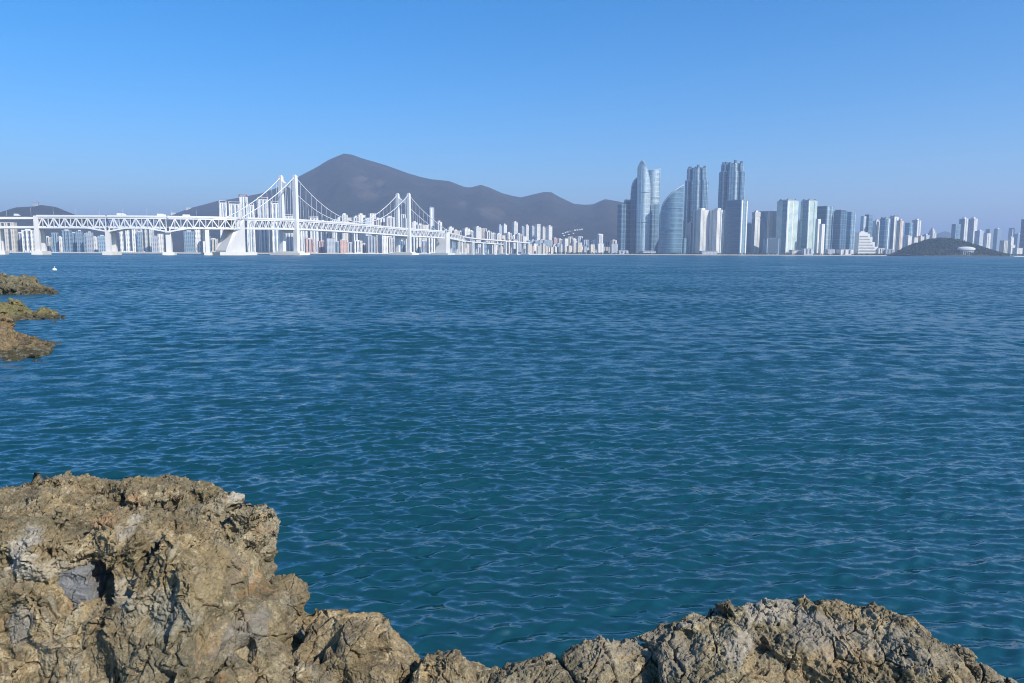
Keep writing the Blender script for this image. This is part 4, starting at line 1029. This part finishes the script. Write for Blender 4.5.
def refine(v, f, levels, mod='SUBSURF', ratio=.1):
    """subdivide (quads) or break into flat facets (triangles) with a modifier, read back as arrays"""
    me = np_mesh('tmp', v, f); o = bpy.data.objects.new('tmp', me); COL.objects.link(o)
    if mod == 'SUBSURF': m = o.modifiers.new('s', 'SUBSURF'); m.levels = levels; m.render_levels = levels
    else: m = o.modifiers.new('d', 'DECIMATE'); m.ratio = ratio; m.use_collapse_triangulate = True
    dg = bpy.context.evaluated_depsgraph_get(); ev = o.evaluated_get(dg); e = ev.to_mesh()
    nv = len(e.vertices); co = np.empty(nv*3, np.float32); e.vertices.foreach_get('co', co); nn = np.empty(nv*3, np.float32); e.vertices.foreach_get('normal', nn)
    e.calc_loop_triangles(); k = 4 if mod == 'SUBSURF' else 3
    if k == 4: lf = np.empty(len(e.loops), np.int32); e.loops.foreach_get('vertex_index', lf)
    else: lf = np.empty(len(e.loop_triangles)*3, np.int32); e.loop_triangles.foreach_get('vertices', lf)
    ev.to_mesh_clear(); bpy.data.objects.remove(o); bpy.data.meshes.remove(me)
    return co.reshape(-1,3), nn.reshape(-1,3), lf.reshape(-1,k)
def normals(v, f):
    n = np.cross(v[f[:,1]]-v[f[:,0]], v[f[:,2]]-v[f[:,0]]); out = np.zeros_like(v)
    for k in range(3):
        for c in range(3): out[:,c] += np.bincount(f[:,k], n[:,c], len(v))
    return out/np.maximum(np.linalg.norm(out, axis=1, keepdims=True), 1e-12)
def split_edges(v, f, goal):
    """cut every edge longer than goal(midpoint) in two, keeping the triangles joined, until none is"""
    for _ in range(12):
        e = np.concatenate([f[:,[0,1]], f[:,[1,2]], f[:,[2,0]]]); es = np.sort(e, 1); key = es[:,0].astype(np.int64)*len(v)+es[:,1]
        uq, first, inv = np.unique(key, return_index=True, return_inverse=True); ue = es[first]
        mid = (v[ue[:,0]]+v[ue[:,1]])/2; ln = np.linalg.norm(v[ue[:,0]]-v[ue[:,1]], axis=1)
        cut = ln > goal(mid)
        if not cut.any(): break
        new = -np.ones(len(ue), np.int64); new[cut] = len(v)+np.arange(cut.sum()); v = np.concatenate([v, mid[cut]])
        n = len(f); m = new[inv].reshape(3, n).T            # the new vertex on edges 01, 12, 20 or -1
        c = (m >= 0).sum(1); out = [f[c == 0]]
        for k in range(3):                                  # one cut edge
            q = (c == 1) & (m[:,k] >= 0); a, b, d, x = f[q,k], f[q,(k+1)%3], f[q,(k+2)%3], m[q,k]
            out += [np.stack([a,x,d],1), np.stack([x,b,d],1)]
            q = (c == 2) & (m[:,k] < 0); a, b, d, x, y = f[q,k], f[q,(k+1)%3], f[q,(k+2)%3], m[q,(k+1)%3], m[q,(k+2)%3]
            out += [np.stack([a,b,x],1), np.stack([a,x,y],1), np.stack([y,x,d],1)]
        q = c == 3; a, b, d = f[q,0], f[q,1], f[q,2]; x, y, z = m[q,0], m[q,1], m[q,2]
        out += [np.stack([a,x,z],1), np.stack([x,b,y],1), np.stack([z,y,d],1), np.stack([x,y,z],1)]
        f = np.concatenate(out).astype(np.int64)
    return v, f.astype(np.int32)
def in_view(p):
    """near enough to the photograph's view to need fine grain"""
    l = (p-A3([0,0,CAMZ])) @ np.array(CAM_M); d = np.maximum(-l[:,2], .1); px = W/2+FPX*l[:,0]/d; py = H/2-FPX*l[:,1]/d
    return (px > -120) & (px < W+120) & (py < H+60) & (-l[:,2] > .1)
def joints(co, nn, seed, k=1.0, scale=1.0):
    """coarse breakage: parallel joints and beds, each layer standing out or back by its own amount and a little tilted"""
    p = (co/scale).astype(np.float32); w = np.stack([fbm(p*2.6, 2, seed+1), fbm(p*2.6, 2, seed+2), fbm(p*2.6, 2, seed+3)], 1).astype(np.float32)
    dis = np.zeros(len(p), np.float32)
    for dr, fr, am, sw, wp, sd in (((.93,.12,.34), 1.9, .060, .085, .12, 1), ((.22,.10,.96), 2.6, .055, .080, .14, 2), ((-.50,.30,.80), 3.7, .035, .060, .12, 3),
                                   ((.90,.10,.42), 6.5, .022, .030, .12, 4), ((.30,-.1,.94), 8.0, .020, .026, .12, 5)):
        dv = A3(dr, dtype=np.float32)/np.linalg.norm(dr)
        bc = (p @ dv)*fr+wp*fr*.35*w[:,0]; fl = np.floor(bc); rnd = _f(_h(fl.astype(np.int32), fl.astype(np.int32)*0+sd, fl.astype(np.int32)*0, seed))
        msk = np.clip(.55+1.7*vnoise(p*fr*.32+sd*7.7, seed+sd*3), .0, 1.0)
        dis += msk*(am*(rnd-.5)*1.3+sw*(bc-fl-.5)*(.4+.9*rnd))
    for fr, am, sd in ((3.4, .045, 23), (8., .024, 37)):
        f1, f2, val, tilt = cells(((p+.03*w) @ rotm(-10,30,50).T*fr*np.array((1.5,.85,1.0), np.float32)).astype(np.float32), seed+sd)
        dis += am*(val*.8+tilt*1.4)
    dis += .018*fbm(p*5., 3, seed+44)
    return co+nn*(dis*k*scale)[:,None]
def grain(co, nn, seed, k=1.0, pit=0.0, scale=1.0):
    """fine breakage: hairline cracks, chips, solution pits and grit"""
    p = (co/scale).astype(np.float32); w2 = np.stack([vnoise(p*13, seed+4), vnoise(p*13, seed+6), vnoise(p*13, seed+7)], 1).astype(np.float32)
    a = np.clip(np.clip(fbm(p*1.4, 2, seed+60)*2.2+.25, 0, 1)*.30+pit, 0, 1).astype(np.float32)
    dis = np.zeros(len(p), np.float32)
    for fr, am, crack, wd, rot, sd in ((2.6, .006, .048, .030, (18,-24,20), 61), (7.0, .007, .022, .032, (-10,30,50), 23), (17., .0045, .010, .05, (40,10,-30), 37)):
        f1, f2, val, tilt = cells(((p+.016*w2) @ rotm(*rot).T*fr*np.array((1.6,.8,1.0), np.float32)).astype(np.float32), seed+sd)
        dis += am*(val+tilt*1.5); dis -= crack*(1-np.clip(f2-f1, 0, wd)/wd)*(val > -.1)
    dis += .010*fbm(p*14., 3, seed+51)*(.45+a)+.0075*fbm(p*36., 3, seed+55, .7)*(.5+a)+.0040*fbm(p*110., 2, seed+58)
    for fr, dp, thr, sd in ((9., .030, .30, 71), (18., .026, .36, 75), (38., .015, .44, 79)):
        f1, f2, val, tilt = cells(((p+.012*w2)*fr*np.array((1,1,1.3), np.float32)).astype(np.float32), seed+sd)
        dis -= (.12+a)*(val > .02)*dp*np.clip(1-f1/thr, 0, 1)**.5
    return co+nn*(dis*(.72+.5*a)*k*scale)[:,None]
def break_up(v, f, seed, kj, kg, pit, facet, fine, far, scale=1.0, crest=None):
    """field mesh -> jointed -> flat facets -> fine triangles -> grain"""
    c, n, q = refine(v, f, 1); c = joints(c, n, seed, kj, scale)
    c, n, t = refine(c, q, 0, 'DECIMATE', facet)
    c, t = split_edges(c.astype(np.float64), t, lambda m: np.where(in_view(m) & (True if crest is None else m[:,1] < np.interp(m[:,0], crest.xr, crest.yr)+.42), fine, far))
    n = normals(c, t); c = grain(c, n, seed+70, kg, pit(c) if callable(pit) else pit, scale)
    return c, t
def rock_material(name, wet=None, extra=(), sc=1.0, tint=(.90,.895,.80)):
    t = NT(name); co = t.coord()
    q = t.vmath('SCALE', co, scale=1/sc)
    n1 = t.noise(q, 1.1, 6, .62); n2 = t.noise(q, 4.5, 6, .72); n3 = t.noise(q, 17, 5, .75); n4 = t.noise(q, 55, 4, .75)
    st = t.noise(t.vmath('MULTIPLY', q, (3.0, 3.0, 1.1)), 1.6, 5, .65)
    col = t.mix(t.ramp(n1, [(.40, 0.), (.58, 1.)]), (.255,.188,.110), (.215,.180,.128))
    col = t.mix(t.ramp(n2, [(.50, 0.), (.62, .8)]), col, (.320,.245,.145))
    col = t.mix(t.ramp(st, [(.54, 0.), (.66, .7)]), col, (.270,.250,.210))
    col = t.mix(t.ramp(n2, [(.32, .85), (.45, 0.)]), col, (.100,.078,.052))
    col = t.mix(t.ramp(n3, [(.55, 0.), (.64, .7)]), col, (.430,.370,.270))
    col = t.mix(t.ramp(n3, [(.34, .85), (.45, 0.)]), col, (.085,.066,.045))
    col = t.mix(t.ramp(n4, [(.36, .8), (.46, 0.)]), col, (.075,.058,.04))
    col = t.mix(t.ramp(n4, [(.58, 0.), (.66, .55)]), col, (.48,.43,.34))
    rust = t.math('MULTIPLY', t.ramp(t.noise(q, 2.3, 5, .7), [(.58, 0.), (.68, .6)]), t.ramp(n3, [(.42, 0.), (.55, 1.)]))
    col = t.mix(rust, col, (.32,.155,.055))
    vo = t.n('TexVoronoi', feature='F1'); t.set(vo, 'Scale', 4.2); t.set(vo, 'Vector', t.vmath('ADD', t.vmath('MULTIPLY', q, (1.5,.8,1.0)), t.vmath('SCALE', t.noise(q, 5, 2, .5, 1), scale=.35)))
    hsv = t.n('SeparateXYZ'); t.set(hsv, 0, vo.outputs['Color'])
    col = t.vmath('SCALE', col, scale=t.math('MULTIPLY_ADD', hsv.outputs[0], .55, .70)); col = t.mix(t.math('MULTIPLY', hsv.outputs[1], .35), col, t.vmath('MULTIPLY', col, (.97,1.0,1.03)))
    lich = t.math('MULTIPLY', t.ramp(t.noise(q, 1.7, 5, .7), [(.46, 0.), (.58, 1.)]), t.ramp(n3, [(.38, .9), (.60, .15)]))
    col = t.mix(t.math('MULTIPLY', lich, .75), col, (.105,.092,.058))
    col = t.mix(1.0, col, tint, 'MULTIPLY')
    edge = t.math('MULTIPLY', t.math('SUBTRACT', n2, .5), 2.6)
    for c, rad, cc, st_ in extra:
        dv = t.vmath('MULTIPLY', t.vmath('SUBTRACT', co, tuple(map(float, c))), tuple(1/float(r) for r in rad)); ln = t.n('VectorMath', operation='LENGTH'); t.set(ln, 0, dv)
        k = t.math('MULTIPLY', t.math('SUBTRACT', 1.15, t.math('ADD', ln.outputs['Value'], edge)), 3.0, clamp=True)
        col = t.mix(t.math('MULTIPLY', k, st_), col, t.vmath('SCALE', (*cc,), scale=t.math('MULTIPLY_ADD', n3, 1.1, .45)))
    if wet:
        # tide line: algae and wet dark rock low down, pale barnacles just above it
        z = t.n('SeparateXYZ'); t.set(z, 0, co); zz = t.math('ADD', z.outputs[2], t.math('MULTIPLY', t.math('SUBTRACT', n1, .5), wet*1.2))
        k = t.math('SUBTRACT', 1.0, t.math('DIVIDE', zz, wet), clamp=True); k = t.ramp(k, [(.25, 0.), (.6, 1.)])
        col = t.mix(k, col, (.050,.042,.022)); pale = t.math('MULTIPLY', t.ramp(n4, [(.52, 0.), (.60, .8)]), t.ramp(t.noise(q, 3.0, 3), [(.48, 0.), (.58, 1.)])); col = t.mix(t.math('MULTIPLY', pale, k), col, (.42,.40,.33))
    t.set(t.b, 'Base Color', col); t.set(t.b, 'Roughness', .88); t.set(t.b, 'Specular IOR Level', .25)
    t.bump(t.math('ADD', t.math('MULTIPLY', n3, .6), t.math('MULTIPLY', n4, .4)), .8, .020*sc)
    return t.m
A3 = np.array
# ---- the tall outcrop at the near left
RIM_L = [(-260,494,5.0),(-120,486,5.0),(-40,484,5.0),(0,481,5.0),(30,486.5,5.05),(45,479.2,5.05),(62,470.7,5.05),(82,468.5,5.0),(97,478.3,4.95),(118,475.5,4.95),(140,474,5.0),(165,475.2,5.0),(186,475.5,5.0),(205,476.5,4.95),(222,480,4.85),
         (235,493,4.75),(238,503,4.65),(236,510.7,4.6),(240,516.3,4.55),(244,520.9,4.5),(246.5,539.7,4.45),(247.5,567.7,4.4),(250,585.9,4.4),(263,592.3,4.4),(279,599.9,4.4),(287,611.4,4.38),(291,628.7,4.36),(302,637.8,4.35),(335,624.5,4.3),(362,618.3,4.3),
         (380,623,4.28),(393,629.6,4.25),(402,641.5,4.22),(407,658.4,4.2),(412,673.2,4.2),(424,686.7,4.2),(440,693,4.2),(460,715,4.2),(500,785,4.2)]
def front_l(x, u):
    u0 = np.interp(x, [-3.5, -2.2, -1.9, -1.73, -1.56, -1.33, -.7], [.92, .88, .88, .82, .66, .40, .14])
    return .07*u+np.maximum(0, u-u0)*1.9
def back_l(x, u): return .10*u+np.maximum(0, u-.12)**1.1*1.35
OL = Outcrop(RIM_L, front_l, back_l, -4.15, -.15, 3.15, 7.1, -.35, 3.45, .034, .95)
def slot(o, a, b, wd, dp): return (o.hit(*a), o.hit(*b), wd, dp)
def pocket(o, px, py, rx, ry, rz, push=.0): c = o.hit(px, py); c[1] += push; return (c, A3([rx, ry, rz]))
pk = [pocket(OL, 80, 586, .135, .26, .125, .08), pocket(OL, 94, 600, .075, .22, .11, .06), pocket(OL, 60, 600, .09, .22, .12, .06), pocket(OL, 52, 558, .05, .09, .05), pocket(OL, 80, 524, .03, .06, .04), pocket(OL, 52, 520, .035, .05, .03),
      pocket(OL, 219, 620, .045, .10, .05, .02), pocket(OL, 233, 628, .03, .08, .07, .02), pocket(OL, 402, 664, .05, .08, .035), pocket(OL, 76, 540, .05, .07, .02), pocket(OL, 27, 535, .04, .06, .03),
      pocket(OL, 136, 508, .04, .06, .025), pocket(OL, 96, 505, .03, .05, .03), pocket(OL, 200, 520, .03, .06, .05)]
sk = [slot(OL, (233,540), (264,556), .022, .12), slot(OL, (232,541), (222,534), .03, .1), slot(OL, (171,494), (173,516), .020, .09), slot(OL, (190,640), (203,680), .030, .15), (OL.hit(178,636), OL.hit(192,648), .022, .1),
      slot(OL, (278,615), (284,640), .020, .12), slot(OL, (284,640), (297,679), .026, .14), slot(OL, (289,620), (312,643), .016, .12), slot(OL, (344,612), (347,632), .012, .1), slot(OL, (310,643), (330,645), .010, .09),
      slot(OL, (330,646), (405,657), .010, .09), slot(OL, (228,606), (231,640), .009, .08), slot(OL, (5,585), (42,610), .010, .08), slot(OL, (40,610), (44,650), .008, .07), slot(OL, (0,640), (12,668), .014, .1),
      slot(OL, (88,650), (118,668), .010, .08), slot(OL, (30,572), (45,555), .012, .07), slot(OL, (110,566), (200,578), .007, .06), slot(OL, (225,545), (236,600), .008, .07), slot(OL, (140,575), (143,640), .007, .06),
      slot(OL, (320,645), (326,683), .012, .1), slot(OL, (256,640), (262,680), .009, .08), slot(OL, (36,625), (30,675), .009, .07), slot(OL, (60,640), (95,636), .008, .07), slot(OL, (150,660), (165,682), .012, .1)]
bl = [(OL.hit(240,540)+A3([-.02,.25,-.07]), A3([.105,.17,.19]), rotm(4,-6,12)), (OL.hit(364,648)+A3([-.03,.18,-.02]), A3([.17,.20,.09]), rotm(8,6,-10)), (OL.hit(318,645)+A3([.02,.2,-.06]), A3([.13,.2,.10]), rotm(8,14,-6)),
      (OL.hit(280,606)+A3([0,.2,-.08]), A3([.10,.2,.08]), rotm(0,6,-16))]
v, f = OL.field(1.0, pk, sk, bl, 171)
co_, ff_ = break_up(v, f, 221, .9, 1.15, lambda c: np.clip((c[:,2]-2.46)/.25, 0, 1)*.95, .035, .0074, .08, crest=OL)
ROCK = rock_material('weathered_rock', None, [
    (OL.hit(170,612), (.15,.3,.10), (.25,.235,.185), .6), (OL.hit(150,604), (.07,.2,.06), (.27,.235,.16), .5), (OL.hit(196,600), (.06,.2,.045), (.34,.30,.20), .5),
    (OL.hit(238,496), (.07,.25,.05), (.42,.38,.30), .7), (OL.hit(214,512), (.10,.25,.04), (.45,.40,.30), .75), (OL.hit(132,522), (.05,.2,.07), (.34,.31,.25), .55), (OL.hit(175,550), (.04,.2,.045), (.34,.30,.20), .5),
    (OL.hit(125,590), (.14,.3,.05), (.42,.37,.28), .5), (OL.hit(12,555), (.12,.3,.14), (.40,.37,.31), .6), (OL.hit(10,630), (.08,.3,.10), (.21,.20,.175), .6), (OL.hit(40,575), (.16,.3,.05), (.38,.34,.27), .5),
    (OL.hit(215,575), (.16,.3,.14), (.24,.185,.10), .7), (OL.hit(110,512), (.10,.3,.05), (.34,.20,.10), .55), (OL.hit(235,565), (.03,.2,.14), (.18,.145,.10), .6), (OL.hit(300,560), (.1,.4,.2), (.27,.20,.10), .4),
    (OL.hit(245,640), (.14,.3,.10), (.19,.17,.14), .6), (OL.hit(310,620), (.2,.3,.08), (.22,.20,.16), .5)])
o = link('rock_outcrop', np_mesh('rock_outcrop', co_, ff_, False), ROCK)
tag(o, 'tall jagged tan rock outcrop with a dark hollow holding a grey slab, above the water', 'rock outcrop')
# the grey slab in the hollow
def slab():
    out = [(45,574),(58,572),(72,571.5),(86,577),(90,590),(93,606),(90,619),(78,625),(62,626.5),(50,623),(46,600)]
    c0 = OL.hit(69, 599); Y = c0[1]+.13; fr = A3([P(a, b, Y) for a, b in out]); n = len(fr); cc = fr.mean(0)
    bk = cc+(fr-cc)*1.05+A3([-.03,.22,.03]); v = np.concatenate([fr, bk, [cc+A3([.0,-.012,.0])], [bk.mean(0)]])
    f = [(k, 2*n, (k+1)%n) for k in range(n)]+[(n+(k+1)%n, 2*n+1, n+k) for k in range(n)]+[q for k in range(n) for q in ((k,(k+1)%n,n+k), ((k+1)%n,n+(k+1)%n,n+k))]
    f = np.array(f)[:, ::-1]
    if np.einsum('ij,ij->i', normals(v, f)[:n+1], A3([[0,-1,0]]*(n+1))).mean() < 0: f = f[:, ::-1]
    v, f = split_edges(v, f, lambda m: np.full(len(m), .012))
    nn = normals(v, f); p = v.astype(np.float32)
    bed = (p @ A3([-.05,.25,.97], dtype=np.float32))*6+.5*fbm(p*6, 2, 5); fl = np.floor(bed); d = .014*(_f(_h(fl.astype(np.int32), fl.astype(np.int32)*0, fl.astype(np.int32)*0, 9))-.5)*2+.010*(bed-fl-.5)-.008*np.clip(1-np.abs(bed-fl-.05)/.07, 0, 1)
    f1, f2, val, tilt = cells(p*np.float32(9), 33); d += .006*(val+tilt*1.5)
    v = v+nn*d[:,None]; v, f = split_edges(v, f, lambda m: np.full(len(m), .006)); v = grain(v, normals(v, f), 900, .55, 0.0)
    t = NT('grey_slab_rock'); co = t.coord(); n1 = t.noise(co, 6, 5, .6); n2 = t.noise(co, 30, 5, .7)
    col = t.mix(n1, (.12,.124,.13), (.21,.21,.205)); col = t.mix(t.ramp(n2, [(.34, .7), (.46, 0.)]), col, (.06,.06,.062)); col = t.mix(t.ramp(t.noise(co, 9, 3), [(.55, 0.), (.66, .6)]), col, (.19,.155,.12))
    t.set(t.b, 'Base Color', col); t.set(t.b, 'Roughness', .8); t.bump(n2, .6, .012)
    q = link('slab', np_mesh('slab', v, f, False), t.m, o); q['label'] = 'smooth grey slab lodged in the hollow'
slab()
# ---- the lower, rounder outcrop along the near right
RIM_R = [(330,754,4.1),(395,684,4.1),(412,667,4.1),(425,656,4.1),(440,650,4.12),(456,648.6,4.12),(470,657.3,4.14),(484,667.2,4.15),(500,662.2,4.15),(514,653.2,4.18),(530,650.2,4.2),(546,649,4.2),(560,651.7,4.2),(572,645.2,4.22),(586,636.8,4.25),(600,633.5,4.3),
         (615,638.7,4.3),(632,638.3,4.33),(645,639,4.35),(662,627.4,4.38),(680,618.1,4.4),(705,607.9,4.45),(725,605.7,4.45),(745,612.2,4.5),(758,609.3,4.5),(785,610.6,4.55),(805,612,4.55),(818,612,4.55),(830,606,4.55),(846,606.1,4.55),(862,607.8,4.52),(880,602,4.5),(900,609.2,4.45),
         (918,619,4.4),(932,630.8,4.35),(948.86,643.4,4.3),(957.68,651.8,4.25),(974.06,652.8,4.2),(991.7,656.1,4.15),(1006.82,663.5,4.1),(1019.42,673.8,4.1),(1032.02,684,4.05),(1054.7,702,4.05),(1111.4,772,4.0)]
def front_r(x, u): return .12*u+.46*u**1.7
def back_r(x, u): return .08*u+np.maximum(0, u-.1)**1.15*1.5
OR = Outcrop(RIM_R, front_r, back_r, -.75, 3.55, 2.75, 6.4, -.35, 2.75, .033, .95)
pk2 = [pocket(OR, 765, 637, .042, .10, .05, .03), pocket(OR, 778, 639, .03, .08, .045, .02), pocket(OR, 876, 621, .038, .08, .035, .01), pocket(OR, 690, 648, .10, .2, .04, .06), pocket(OR, 811, 674, .055, .12, .04, .03), pocket(OR, 845, 676, .03, .1, .06, .02),
       pocket(OR, 740, 622, .04, .06, .02), pocket(OR, 712, 640, .05, .12, .02, .02)]
sk2 = [slot(OR, (672,652), (708,634), .026, .14), slot(OR, (708,634), (716,620), .014, .09), slot(OR, (544,658), (540,683), .014, .1), slot(OR, (602,636), (606,660), .016, .1), slot(OR, (606,660), (617,672), .018, .1), slot(OR, (786,612), (796,640), .010, .07),
       slot(OR, (893,662), (934,650), .010, .08), slot(OR, (826,650), (876,656), .007, .06), slot(OR, (560,662), (566,683), .010, .08), slot(OR, (660,640), (664,670), .012, .09), slot(OR, (936,655), (940,683), .010, .08), slot(OR, (688,655), (700,683), .014, .1), slot(OR, (740,640), (735,670), .008, .07)]
v, f = OR.field(.75, pk2, sk2, [], 300)
co_, ff_ = break_up(v, f, 400, .55, 1.05, .55, .045, .0070, .08, crest=OR)
ROCK2 = rock_material('pitted_rock', None, [
    (OR.hit(770,610), (.22,.3,.05), (.40,.36,.30), .5), (OR.hit(820,630), (.20,.3,.08), (.30,.27,.22), .5), (OR.hit(905,655), (.26,.3,.07), (.30,.26,.19), .6), (OR.hit(680,622), (.25,.3,.03), (.38,.35,.28), .5), (OR.hit(840,655), (.2,.3,.06), (.34,.24,.13), .4),
    (OR.hit(640,650), (.3,.3,.08), (.27,.23,.17), .5), (OR.hit(745,650), (.12,.3,.06), (.36,.33,.28), .5)])
o2 = link('rock_outcrop', np_mesh('rock_outcrop', co_, ff_, False), ROCK2)
tag(o2, 'low rounded pitted grey brown rock outcrop rising to a hump above the water', 'rock outcrop')

# ---- shore rocks along the left side of the water
def shore_rock(label, pts, depth_pts, Y, seed, wet, hs, scale, name='shore_rock', mat=None, back=1.0, kk=1.5, tint=(.8,.8,.7)):
    """pts: skyline (pixel, row) at depth Y; depth_pts: how far the foot runs toward us along x (pixel, metres)"""
    xs = A3([P(a, b, Y).x for a, b in pts]); zs = A3([P(a, b, Y).z for a, b in pts]); ws = np.interp(xs, [P(a, 252, Y).x for a, b in depth_pts], [b for a, b in depth_pts])
    x0, x1 = xs[0], xs[-1]*(1-ws.max()/Y*.9)+.5 if xs[-1] < 0 else xs[-1]+.5; y0, y1 = Y-ws.max()-1, Y+max(zs)*back+1.5
    ax = np.arange(x0, x1, hs); ay = np.arange(y0, y1, hs); az = np.arange(-.7, zs.max()+.8, hs)
    X, Yg = np.meshgrid(ax, ay, indexing='ij'); XS = X*Y/np.minimum(Yg, Y); T = np.interp(XS, xs, zs, right=-.5); Wd = np.interp(XS, xs, ws); u = Y-Yg
    Hh = np.where(u >= 0, T-np.maximum(T, .25)*np.minimum(u/np.maximum(Wd, .2), 2), T-(-u)/back)
    gx, gy = np.gradient(Hh, hs); g = np.sqrt(1+np.minimum(gx*gx+gy*gy, 25))
    d = ((az[None,None,:]-Hh[:,:,None])/g[:,:,None]).astype(np.float32)
    band = np.argwhere(np.abs(d) < .9*scale); p = np.stack([ax[band[:,0]], ay[band[:,1]], az[band[:,2]]], 1).astype(np.float32)/scale
    w = np.stack([fbm(p*1.2, 2, seed+k) for k in range(3)], 1)
    f1, f2, val, tilt = cells(((p+.1*w) @ rotm(18,-24,20).T*np.array([1.7,1.4,2.4], np.float32)).astype(np.float32), seed+5)
    d[tuple(band.T)] += scale*(-(val*.26+tilt*.14)+.12*fbm(p*1.6, 4, seed+9)-.02)
    for k in (0, -1): d[k] = np.abs(d[k])+.01; d[:,k] = np.abs(d[:,k])+.01; d[:,:,k] = np.abs(d[:,:,k])+.01
    v, f = largest(*surface_nets(d, A3([x0,y0,-.7]), hs)); c, ff = break_up(v, f, seed+30, kk, kk*1.2, .3, .12, .035*scale, .3*scale, scale)
    return tag(link(name, np_mesh(name, c, ff, False), mat or rock_material('shore_rock_'+str(seed), wet, (), scale*.6, tint)), label, 'rock')
K = CAMZ*FPX
shore_rock('grey green rocky point, farthest of the three points at the left edge', [(-190,262),(-90,266),(-30,271),(-8,275),(4,274.5),(9,274),(16,275.5),(24,276.5),(33,280),(40,283),(48,287),(54,291),(57,294)], [(-190,5),(0,3.5),(30,3),(56,.6)], K/41.5, 510, 1.1, .16, 2.2, tint=(.62,.68,.62))
shore_rock('mossy low rock shelf, middle one of the three points at the left edge', [(-190,283),(-90,290),(-20,299),(0,301),(12,303),(20,305),(27,309.5),(33,311),(40,308.5),(47,309),(53,313),(58,316.5),(64,318.5)], [(-190,5),(0,3.2),(30,1.6),(62,.5)], K/65.5, 540, .45, .11, 1.4, tint=(.68,.74,.50))
shore_rock('brown rock shelf with pale barnacle patches, nearest of the three points at the left edge', [(-240,262),(-150,278),(-60,296),(-20,310),(0,318),(7,324),(14,331),(20,334.5),(30,335),(40,337),(50,340.5),(57,344),(61,347.5)], [(-240,7),(-60,6.5),(0,5.2),(30,4.2),(50,2.6),(60,1.0)], K/92, 570, .50, .10, 1.2, kk=1.15, tint=(.74,.66,.52))
# ---- a small white buoy off the farthest point
Yb = K/19.0; p = P(54.6, 271, Yb); o = empty('buoy', (p.x, Yb, 0), 0, 'tiny white buoy floating beyond the farthest rocky point', 'buoy')
m = MB(); n = 14; prof = [(-.3,.25),(-.1,.42),(.12,.5),(.32,.42),(.45,.22)]
for z, r_ in prof: m.v += [(r_*math.cos(2*PI*k/n), r_*math.sin(2*PI*k/n), z) for k in range(n)]
for i in range(len(prof)-1):
    for k in range(n): m.f.append((i*n+k, i*n+(k+1)%n, (i+1)*n+(k+1)%n, (i+1)*n+k))
m.f += [tuple(range(n-1,-1,-1)), tuple(range((len(prof)-1)*n, len(prof)*n))]
m.build('float', WHITEWALL, o, True); MB().tube([(0,0,.44),(0,0,.95)], .05, 8).build('staff', WHITE_STEEL, o)

# ------------------------------------------------------------------ haze: one closed box of even air round everything
hz = NT('haze'); hz.t.nodes.remove(hz.b); pv = hz.n('VolumePrincipled')
pv.inputs['Color'].default_value = (.475,.59,.80,1); pv.inputs['Density'].default_value = 1.5e-4; pv.inputs['Anisotropy'].default_value = 0.1
hz.t.links.new(pv.outputs[0], hz.out.inputs['Volume'])
m = MB(); m.box(-22000, 22000, -900, 26000, -4.5, 820)
tag(m.build('haze', hz.m), kind='stuff')
